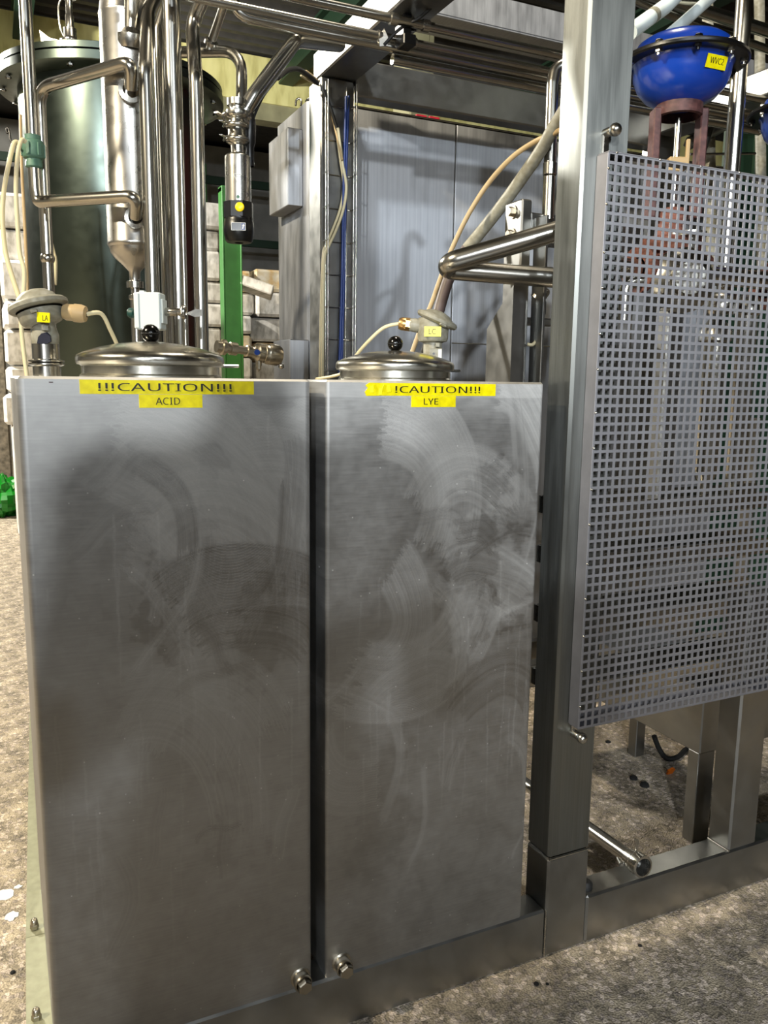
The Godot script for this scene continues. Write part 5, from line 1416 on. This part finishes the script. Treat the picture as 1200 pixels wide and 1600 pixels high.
# ---------------------------------------------------------------- low on the right
func build_low_items() -> void:
	var a: Vector3 = Vector3(0.2756, 0.1500, -0.1886)
	var b: Vector3 = Vector3(0.2662, 0.1650, 0.0161)
	var d := (b - a).normalized()
	var t := thing("drain_pipe", "open drain pipe with threaded end and wing clamp lying over the sill", "pipe", a)
	var ln := (b - a).length()
	part("tube", lathe_shape(along(a - d * 0.35, d), [[0.0001, 0.0], [0.0175, 0.0], [0.0175, ln + 0.30]], 24), M.tube_dull, t)
	var e := part("threaded_end", lathe_shape(along(a, d), [[0.0175, ln - 0.055], [0.021, ln - 0.053], [0.021, ln - 0.04], [0.0235, ln - 0.038], [0.0235, ln - 0.030], [0.0255, ln - 0.028], [0.0265, ln - 0.024], [0.0255, ln - 0.020], [0.0265, ln - 0.016], [0.0255, ln - 0.012], [0.0265, ln - 0.008], [0.0255, ln - 0.004], [0.0265, ln], [0.0215, ln + 0.001], [0.0195, ln - 0.03]], 30), M.cast, t)
	part("bore", lathe_shape(along(a, d), [[0.0195, ln - 0.028], [0.0001, ln - 0.03]], 24), M.black, e)
	var w := Shape.new()
	var vb := Basis(VIEW_RIGHT, Vector3.UP, VIEW_BACK).orthonormalized()
	w.prism(Transform3D(vb * Basis(Vector3.UP, 0.5), a + d * (ln - 0.03) + Vector3(0.004, 0.028, 0)), PackedVector2Array([Vector2(-0.003, 0.0), Vector2(-0.010, 0.028), Vector2(-0.008, 0.034), Vector2(0.004, 0.026), Vector2(0.005, 0.012), Vector2(0.003, 0.0)]), 0.0025)
	part("wing_clamp", w, M.cast, t)
	var k := Shape.new()
	k.box(a + d * (ln - 0.055) - VIEW_RIGHT * 0.018 - Vector3.UP * 0.014, Vector3(0.012, 0.01, 0.03), 0.002, vb)
	part("clamp_lug", k, M.cast, t)
	# enclosure under the valves
	var x := thing("motor_box", "plain stainless enclosure hanging above the floor behind the upright", "box", Vector3(0.75, 0.28, -0.4))
	part("case", box_shape(Vector3(0.665, 0.275, -0.76), Vector3(0.95, 0.47, -0.205), 0.003), M.frame, x)
	part("foot", box_shape(Vector3(0.90, 0.0, -0.74), Vector3(0.94, 0.275, -0.70), 0.002), M.frame, x)
	part("foot", box_shape(Vector3(0.668, 0.0, -0.25), Vector3(0.73, 0.275, -0.21), 0.002), M.frame, x)
	# black cable and orange tag on the floor
	var c := thing("floor_cable", "black cable curling on the floor under the steel enclosure", "cable", Vector3(0.9977, 0.0000, -0.6246))
	part("sheath", tube_shape(smooth([Vector3(0.9252, 0.1000, -0.6433), Vector3(0.9493, 0.0500, -0.6398), Vector3(0.9802, 0.0120, -0.6320), Vector3(1.0284, 0.0120, -0.6269), Vector3(1.1058, 0.0120, -0.6590), Vector3(1.1088, 0.0120, -0.6025)]), 0.009, 8), M.rubber, c)
	var o := thing("orange_tag", "crumpled orange tag lying on the floor behind the frame", "tag", Vector3(0.9407, 0.0000, -0.5722))
	var oc: Vector3 = Vector3(0.9223, 0.0120, -0.5544)
	var s := Shape.new()
	s.prism(Transform3D(Basis(Vector3.RIGHT, 0.5) * Basis(Vector3.BACK, 0.4), oc), PackedVector2Array([Vector2(-0.016, -0.012), Vector2(-0.012, 0.014), Vector2(0.006, 0.018), Vector2(0.016, 0.004), Vector2(0.006, -0.016)]), 0.006)
	part("tag", s, M.orange, o)
	# crumbs of dirt on the floor
	for q in [[990, 1217, 0.014], [1007, 1228, 0.016], [985, 1395, 0.004], [1000, 1478, 0.005], [838, 1538, 0.006], [855, 1538, 0.004], [20, 1520, 0.006], [950, 1160, 0.01]]:
		var at := ground(q[0], q[1])
		var m := thing("dirt_crumb", "small dark crumb of dirt on the concrete floor", "dirt", at, "dirt crumbs")
		var g := Shape.new()
		var prof := [[0.0001, 0.0], [q[2], 0.0], [q[2] * 0.9, q[2] * 0.5], [q[2] * 0.4, q[2] * 0.8], [0.0001, q[2] * 0.8]]
		g.lathe(Transform3D(Basis(Vector3.UP, q[0]), at), prof, 7)
		part("crumb", g, M.speck, m)
	for q in [[6, 1400, 0.03], [18, 1432, 0.02], [28, 1386, 0.012]]:
		var at := ground(q[0], q[1])
		var m := thing("paint_splash", "white paint splash on the concrete beside the acid tank", "splash", at, "paint splashes")
		var poly := PackedVector2Array()
		for k2 in 14:
			var a2 := TAU * k2 / 14
			poly.append(Vector2(cos(a2), sin(a2)) * q[2] * (0.55 + 0.45 * rng.randf()))
		var g := Shape.new()
		g.prism(Transform3D(Basis(Vector3.RIGHT, -PI / 2), at + Vector3(0, 0.0008, 0)), poly, 0.0016)
		part("splash", g, M.white_ink, m)

# where the floor shows at a spot measured on the plan
func ground(u: float, v: float) -> Vector3:
	var plan := {990: Vector3(0.7861, 0.0000, -0.5811), 1007: Vector3(0.7854, 0.0000, -0.5292), 985: Vector3(0.3486, 0.0000, -0.1058), 1000: Vector3(0.2290, 0.0000, 0.0606), 838: Vector3(-0.0661, 0.0000, 0.0627), 855: Vector3(-0.0443, 0.0000, 0.0725), 20: Vector3(-1.1017, 0.0000, -0.4423), 950: Vector3(0.8947, 0.0000, -0.8365), 6: Vector3(-1.1172, 0.0000, -0.7469), 18: Vector3(-1.1010, 0.0000, -0.6520), 28: Vector3(-1.0840, 0.0000, -0.7727)}
	return plan[int(u)]

# ---------------------------------------------------------------- far things
func build_background() -> void:
	# stacks of white blocks
	var cols := [[Vector3(0.5183, 1.3639, -6.9000), Vector3(1.0349, 1.3720, -6.9000).x - Vector3(0.5183, 1.3639, -6.9000).x, 9, 0.24, 0.0], [Vector3(1.0414, 1.3721, -6.9000), Vector3(1.3476, 1.3769, -6.9000).x - Vector3(1.0414, 1.3721, -6.9000).x, 7, 0.21, 1.0], [Vector3(1.3543, 1.3771, -6.9000), Vector3(1.7755, 1.3837, -6.9000).x - Vector3(1.3543, 1.3771, -6.9000).x, 7, 0.21, 2.0], [Vector3(-0.9943, 1.2850, -5.8823), 0.30, 8, 0.27, 3.0]]
	for c in cols:
		var p: Vector3 = c[0]
		var y := 0.0
		var k := 0
		var base := 0.0
		var layer := 0
		var top: float = [3.05, 2.42, 2.30, 2.70][int(c[4])]
		while y < top - 0.1:
			var h: float = c[3] * rng.randf_range(0.8, 1.25)
			if y + h > 1.0:
				if base == 0.0:
					base = y
				var stained: bool = k % 3 == 1 and c[4] > 0.0 and c[4] < 3.0
				layer += 1
				var label := "%s, layer %s above the pallet of the stack %s" % ["yellow-stained white block" if stained else ("white wrapped bale" if c[4] == 3.0 else "white chalky block"), ["one", "two", "three", "four", "five", "six", "seven", "eight", "nine", "ten", "eleven", "twelve"][mini(layer - 1, 11)], ["behind the vessel", "behind the green post", "beside the cabinet", "beside the hanging cables"][int(c[4])]]
				var t := thing("white_block", label, "block", Vector3(p.x + c[1] / 2, y, p.z - 0.3), "white block stacks" if c[4] < 3.0 else "white bales")
				var s := Shape.new()
				var ww: float = c[1] * rng.randf_range(0.94, 1.0)
				s.box(Vector3(p.x + c[1] / 2 + rng.randf_range(-0.02, 0.02), y + h / 2, p.z - 0.35 + rng.randf_range(-0.06, 0.06)), Vector3(ww, h - 0.014, 0.7), 0.025, Basis(Vector3.UP, rng.randf_range(-0.05, 0.05)))
				part("block", s, M.stained_block if stained else M.white_block, t)
			y += h
			k += 1
		var f := thing("pallet_base", "wooden pallet load under the white stack %s" % ["behind the vessel", "behind the green post", "beside the cabinet", "beside the hanging cables"][int(c[4])], "pallet", Vector3(p.x + c[1] / 2, 0, p.z - 0.35))
		part("load", box_shape(Vector3(p.x + 0.03, 0, p.z - 0.65), Vector3(p.x + c[1] - 0.03, base, p.z - 0.05), 0.01), M.white_block, f)
	# slanting offcut lying on the stack
	var o := thing("white_offcut", "white offcut slab lying aslant on top of the block stack", "slab", Vector3(1.2279, 2.0265, -6.3106))
	var os := Shape.new()
	os.box(Vector3(1.2183, 2.1454, -6.3362), Vector3(0.30, 0.09, 0.3), 0.01, Basis(Vector3.BACK, -0.32) * Basis(Vector3.UP, -0.3))
	part("slab", os, M.white_block, o)
	# green post
	var g: Vector3 = Vector3(0.9739, 2.9685, -6.2621)
	var gp := thing("green_post", "bright green painted steel post before the white block stack", "post", Vector3(g.x, 0, g.z))
	part("web", box_shape(Vector3(g.x - 0.085, 0, g.z - 0.01), Vector3(g.x + 0.06, g.y, g.z), 0.003), M.green_paint, gp)
	part("flange", box_shape(Vector3(g.x + 0.062, 0, g.z - 0.12), Vector3(g.x + 0.075, g.y, g.z + 0.03), 0.003), M.green_paint, gp)
	part("flange", box_shape(Vector3(g.x - 0.10, 0, g.z - 0.12), Vector3(g.x - 0.087, g.y + 0.04, g.z + 0.01), 0.003), M.green_paint, gp)
	part("cap", box_shape(Vector3(g.x - 0.10, g.y, g.z - 0.12), Vector3(g.x - 0.03, g.y + 0.05, g.z), 0.003), M.green_paint, gp)
	# dim rack in the recess
	var r := thing("storage_rack", "dim green storage rack far back in the recess", "rack", Vector3(1.5, 0, -12))
	for x in [-2.0, 0.0, 2.0, 4.0, 6.0]:
		part("upright", box_shape(Vector3(x, 0, -12.1), Vector3(x + 0.1, 4.6, -12.0), 0.004), M.green_paint, r)
	for y in [1.2, 2.4, 3.4, 4.3]:
		part("shelf_beam", box_shape(Vector3(-3, y, -12.0), Vector3(7, y + 0.12, -11.94), 0.004), M.green_beam, r)
	# beige column behind the pipes
	var bc: Vector3 = Vector3(1.8324, 3.6437, -4.4099)
	var be: Vector3 = Vector3(2.0410, 3.6466, -4.3121)
	var col := thing("beige_column", "square beige concrete column rising behind the cabinet", "column", Vector3(bc.x, 0, bc.z))
	part("shaft", box_shape(Vector3(bc.x, 0, bc.z - 0.30), Vector3(bc.x + 0.16, 5.3, bc.z), 0.01), M.beige_wall, col)
	part("shaft_step", box_shape(Vector3(bc.x + 0.161, 0, bc.z - 0.30), Vector3(be.x, 5.3, bc.z - 0.02), 0.01), M.beige_wall, col)
	# red crates on the far side of the cabinet
	var i := 0
	for q in [Vector3(1.0006, 2.6392, -2.6074), Vector3(1.0597, 2.6302, -2.5780)]:
		var t := thing("red_crate", ["small red crate peeping over the cabinet top, lighter one", "small red crate peeping over the cabinet top, beside the first"][i], "crate", Vector3(q.x, 2.0, q.z), "red crates")
		part("crate", box_shape(Vector3(q.x - 0.035, 0.0, q.z - 0.1), Vector3(q.x + 0.028, q.y + 0.012, q.z), 0.004), M.red, t)
		i += 1
	# rough pillar and green bag at the far left
	var pl: Vector3 = Vector3(-0.9590, 0.0649, -7.8880)
	var pr := thing("concrete_pillar", "rough dark concrete pillar at the edge of the hall floor", "pillar", Vector3(pl.x - 0.25, 0, pl.z))
	part("shaft", box_shape(Vector3(pl.x - 0.6, 0, pl.z - 0.4), Vector3(pl.x, 2.2, pl.z), 0.02), M.concrete, pr)
	part("shaft_head", box_shape(Vector3(pl.x - 0.6, 2.2, pl.z - 0.4), Vector3(pl.x - 0.08, 5.3, pl.z), 0.02), M.concrete, pr)
	var bg: Vector3 = Vector3(-1.0557, 0.0000, -6.9963)
	var bag := thing("green_bag", "crumpled shiny green plastic bag on the floor beside the pillar", "bag", bg)
	var bs := Shape.new()
	var nz := FastNoiseLite.new()
	nz.seed = 4
	nz.frequency = 3.0
	var rows := 16
	var seg := 26
	var at := func(ii: int, kk: int) -> Vector3:
		var ph := PI * ii / rows
		var th := TAU * kk / seg
		var d := Vector3(sin(ph) * cos(th), cos(ph), sin(ph) * sin(th))
		var rr := 0.2 * (1.0 + 0.55 * nz.get_noise_3dv(d * 1.3) + 0.25 * nz.get_noise_3dv(d * 4.0))
		return bg + Vector3(0, 0.18, 0) + d * Vector3(rr, rr * 0.9, rr)
	for ii in rows:
		for kk in seg:
			var a: Vector3 = at.call(ii, kk)
			var b: Vector3 = at.call(ii, (kk + 1) % seg)
			var c: Vector3 = at.call(ii + 1, (kk + 1) % seg)
			var d: Vector3 = at.call(ii + 1, kk)
			var mid := ((a + c) / 2 - bg - Vector3(0, 0.18, 0)).normalized()
			var n1 := (c - a).cross(b - d).normalized()
			if n1.dot(mid) < 0:
				n1 = -n1
			bs.flat(a, b, c, d, n1)
	part("film", bs, M.bag, bag)

# ---------------------------------------------------------------- the person who stands behind the camera
# bones: [from, to, radius at from, radius at to]; joined by a smooth minimum and meshed as surface nets
func body_distance(p: Vector3, bones: Array, k: float) -> float:
	var d := 1e9
	for b in bones:
		var a: Vector3 = b[0]
		var ab: Vector3 = b[1] - a
		var t := clampf((p - a).dot(ab) / maxf(ab.length_squared(), 1e-9), 0.0, 1.0)
		var e: float = (p - a - ab * t).length() - lerpf(b[2], b[3], t)
		var h := maxf(k - absf(d - e), 0.0) / k
		d = minf(d, e) - h * h * k * 0.25
	return d

func body_mesh(s: Shape, bones: Array, cell: float, k: float) -> void:
	var lo := Vector3(1e9, 1e9, 1e9)
	var hi := -lo
	for b in bones:
		for q in 2:
			var r: float = b[2 + q] + cell * 2.0
			lo = lo.min(b[q] - Vector3(r, r, r))
			hi = hi.max(b[q] + Vector3(r, r, r))
	var n := Vector3i(((hi - lo) / cell).ceil()) + Vector3i(1, 1, 1)
	var val := PackedFloat32Array()
	val.resize(n.x * n.y * n.z)
	for z in n.z:
		for y in n.y:
			for x in n.x:
				val[x + n.x * (y + n.y * z)] = body_distance(lo + Vector3(x, y, z) * cell, bones, k)
	var step := [1, n.x, n.x * n.y]
	var at := {}
	var nrm := {}
	var corners := []
	for c in 8:
		corners.append(Vector3i(c & 1, (c >> 1) & 1, (c >> 2) & 1))
	for z in n.z - 1:
		for y in n.y - 1:
			for x in n.x - 1:
				var i: int = x + n.x * (y + n.y * z)
				var inside := 0
				for c in corners:
					if val[i + c.x + n.x * (c.y + n.y * c.z)] < 0.0:
						inside += 1
				if inside == 0 or inside == 8:
					continue
				var sum := Vector3.ZERO
				var count := 0
				for c in 8:
					for ax in 3:
						if corners[c][ax] == 1:
							continue
						var ca: Vector3i = corners[c]
						var v0 := val[i + ca.x + n.x * (ca.y + n.y * ca.z)]
						var v1 := val[i + ca.x + n.x * (ca.y + n.y * ca.z) + step[ax]]
						if (v0 < 0.0) != (v1 < 0.0):
							var f := Vector3(ca)
							f[ax] += v0 / (v0 - v1)
							sum += f
							count += 1
				var p := lo + (Vector3(x, y, z) + sum / count) * cell
				at[i] = p
				var e := cell * 0.5
				nrm[i] = Vector3(body_distance(p + Vector3(e, 0, 0), bones, k) - body_distance(p - Vector3(e, 0, 0), bones, k), body_distance(p + Vector3(0, e, 0), bones, k) - body_distance(p - Vector3(0, e, 0), bones, k), body_distance(p + Vector3(0, 0, e), bones, k) - body_distance(p - Vector3(0, 0, e), bones, k)).normalized()
	for z in range(1, n.z - 1):
		for y in range(1, n.y - 1):
			for x in range(1, n.x - 1):
				var i: int = x + n.x * (y + n.y * z)
				for ax in 3:
					if (val[i] < 0.0) == (val[i + step[ax]] < 0.0):
						continue
					var u: int = step[(ax + 1) % 3]
					var w: int = step[(ax + 2) % 3]
					var q := [i, i - u, i - u - w, i - w]
					if at.has(q[0]) and at.has(q[1]) and at.has(q[2]) and at.has(q[3]):
						s.soft(at[q[0]], at[q[1]], at[q[2]], at[q[3]], nrm[q[0]], nrm[q[1]], nrm[q[2]], nrm[q[3]])

func build_viewer() -> void:
	# tall machine cupboard to the side that keeps the lamp off the floor before the tanks
	var mc := thing("machine_cupboard", "tall dark grey machine cupboard standing on the open hall floor", "cupboard", Vector3(-2.8, 0, 1.5))
	part("body", box_shape(Vector3(-3.4, 0.1, 0.30), Vector3(-2.2, 2.6, 2.6), 0.01), M.grey_dark, mc)
	part("plinth", box_shape(Vector3(-3.36, 0, 0.34), Vector3(-2.24, 0.1, 2.56), 0.0), M.black, mc)
	part("door", box_shape(Vector3(-2.2, 0.14, 0.33), Vector3(-2.185, 2.55, 1.46), 0.004), M.grey_dark, mc)
	part("door", box_shape(Vector3(-2.2, 0.14, 1.48), Vector3(-2.185, 2.55, 2.56), 0.004), M.grey_dark, mc)
	part("handle", box_shape(Vector3(-2.185, 1.0, 1.40), Vector3(-2.16, 1.2, 1.43), 0.004), M.cast, mc)
	var o := Vector3(-1.36, 0.0, 1.72)
	var t := thing("person", "person in dark blue work clothes standing before the tanks holding up a phone", "person", o)
	var hand_r := Vector3(-0.985, 1.275, 1.45)
	var hand_l := Vector3(-1.135, 1.275, 1.47)
	var el_r := o + Vector3(0.30, 1.08, -0.02)
	var el_l := o + Vector3(-0.28, 1.08, 0.0)
	var sh_r := o + Vector3(0.18, 1.40, 0.0)
	var sh_l := o + Vector3(-0.18, 1.40, 0.0)
	var bones := [
		[o + Vector3(0, 0.95, 0), o + Vector3(0, 1.15, 0.0), 0.155, 0.135],
		[o + Vector3(-0.06, 1.18, 0), o + Vector3(-0.08, 1.34, 0), 0.12, 0.11], [o + Vector3(0.06, 1.18, 0), o + Vector3(0.08, 1.34, 0), 0.12, 0.11],
		[sh_l, sh_r, 0.075, 0.075],
		[sh_r, el_r, 0.062, 0.048], [el_r, hand_r, 0.048, 0.032], [sh_l, el_l, 0.062, 0.048], [el_l, hand_l, 0.048, 0.032],
		[o + Vector3(0.09, 0.92, 0), o + Vector3(0.11, 0.50, -0.02), 0.10, 0.068], [o + Vector3(0.11, 0.50, -0.02), o + Vector3(0.12, 0.09, 0.02), 0.066, 0.046],
		[o + Vector3(-0.09, 0.92, 0), o + Vector3(-0.11, 0.50, -0.02), 0.10, 0.068], [o + Vector3(-0.11, 0.50, -0.02), o + Vector3(-0.12, 0.09, 0.02), 0.066, 0.046],
		[o + Vector3(0.12, 0.045, 0.04), o + Vector3(0.14, 0.04, -0.15), 0.045, 0.040], [o + Vector3(-0.12, 0.045, 0.04), o + Vector3(-0.14, 0.04, -0.15), 0.045, 0.040],
		[o + Vector3(0, 1.38, 0.01), o + Vector3(0, 1.50, -0.01), 0.06, 0.055]]
	var b := Shape.new()
	body_mesh(b, bones, 0.024, 0.05)
	part("clothed_body", b, M.jacket, t)
	var h := Shape.new()
	var hc := o + Vector3(0, 1.62, -0.03)
	body_mesh(h, [[hc + Vector3(0, 0.04, 0.01), hc + Vector3(0, 0.035, -0.01), 0.085, 0.085], [hc + Vector3(0, -0.05, -0.03), hc + Vector3(0, -0.06, -0.045), 0.058, 0.045], [hc + Vector3(0, 0.01, -0.09), hc + Vector3(0, -0.012, -0.112), 0.010, 0.014],
		[hc + Vector3(0.084, 0.01, 0.01), hc + Vector3(0.087, -0.02, 0.008), 0.014, 0.010], [hc + Vector3(-0.084, 0.01, 0.01), hc + Vector3(-0.087, -0.02, 0.008), 0.014, 0.010], [hc + Vector3(0, -0.06, 0.01), hc + Vector3(0, -0.14, 0.03), 0.055, 0.057]], 0.011, 0.02)
	var head := part("head", h, M.skin, t)
	var hr := Shape.new()
	body_mesh(hr, [[hc + Vector3(0, 0.065, 0.025), hc + Vector3(0, 0.03, 0.04), 0.088, 0.085], [hc + Vector3(0, 0.09, -0.03), hc + Vector3(0, 0.07, 0.02), 0.05, 0.08]], 0.014, 0.03)
	part("hair", hr, M.hair, head)
	for e in [-1.0, 1.0]:
		var ey := Shape.new()
		ball(ey, hc + Vector3(0.032 * e, 0.012, -0.083), 0.011, 12)
		part("eye", ey, M.white_ink, head)
	var mo := Shape.new()
	mo.tube([hc + Vector3(-0.022, -0.052, -0.088), hc + Vector3(0, -0.050, -0.094), hc + Vector3(0.022, -0.052, -0.088)], 0.004, 8)
	part("mouth", mo, M.red, head)
	for e in [1.0, -1.0]:
		var c := hand_r if e > 0 else hand_l
		var f := [[c + Vector3(0, -0.02, 0.0), c + Vector3(0, 0.02, 0.0), 0.026, 0.028]]
		for q in 4:
			var y := 0.035 - q * 0.021
			var ln: float = [0.9, 1.0, 0.95, 0.8][q]
			var p0 := c + Vector3(0.012 * e, y, -0.01)
			var p1 := p0 + Vector3(0.004 * e, 0.002, -0.030 * ln)
			var p2 := p1 + Vector3(-0.018 * e * ln, 0, -0.008)
			f.append([p0, p1, 0.009, 0.0085])
			f.append([p1, p2, 0.0085, 0.0075])
		var th := c + Vector3(-0.006 * e, 0.02, 0.008)
		f.append([th, th + Vector3(-0.014 * e, 0.024, -0.002), 0.011, 0.010])
		f.append([th + Vector3(-0.014 * e, 0.024, -0.002), th + Vector3(-0.032 * e, 0.034, -0.004), 0.010, 0.008])
		var hs := Shape.new()
		body_mesh(hs, f, 0.0055, 0.010)
		part("hand", hs, M.skin, t)
	var ph := thing("phone", "black phone held upright by the person before the tanks", "phone", Vector3(-1.06, 1.20, 1.45))
	part("case", box_shape(Vector3(-1.098, 1.20, 1.445), Vector3(-1.022, 1.355, 1.454), 0.003), M.black, ph)
	part("screen", box_shape(Vector3(-1.094, 1.205, 1.454), Vector3(-1.026, 1.35, 1.4548), 0.0), M.screen, ph)
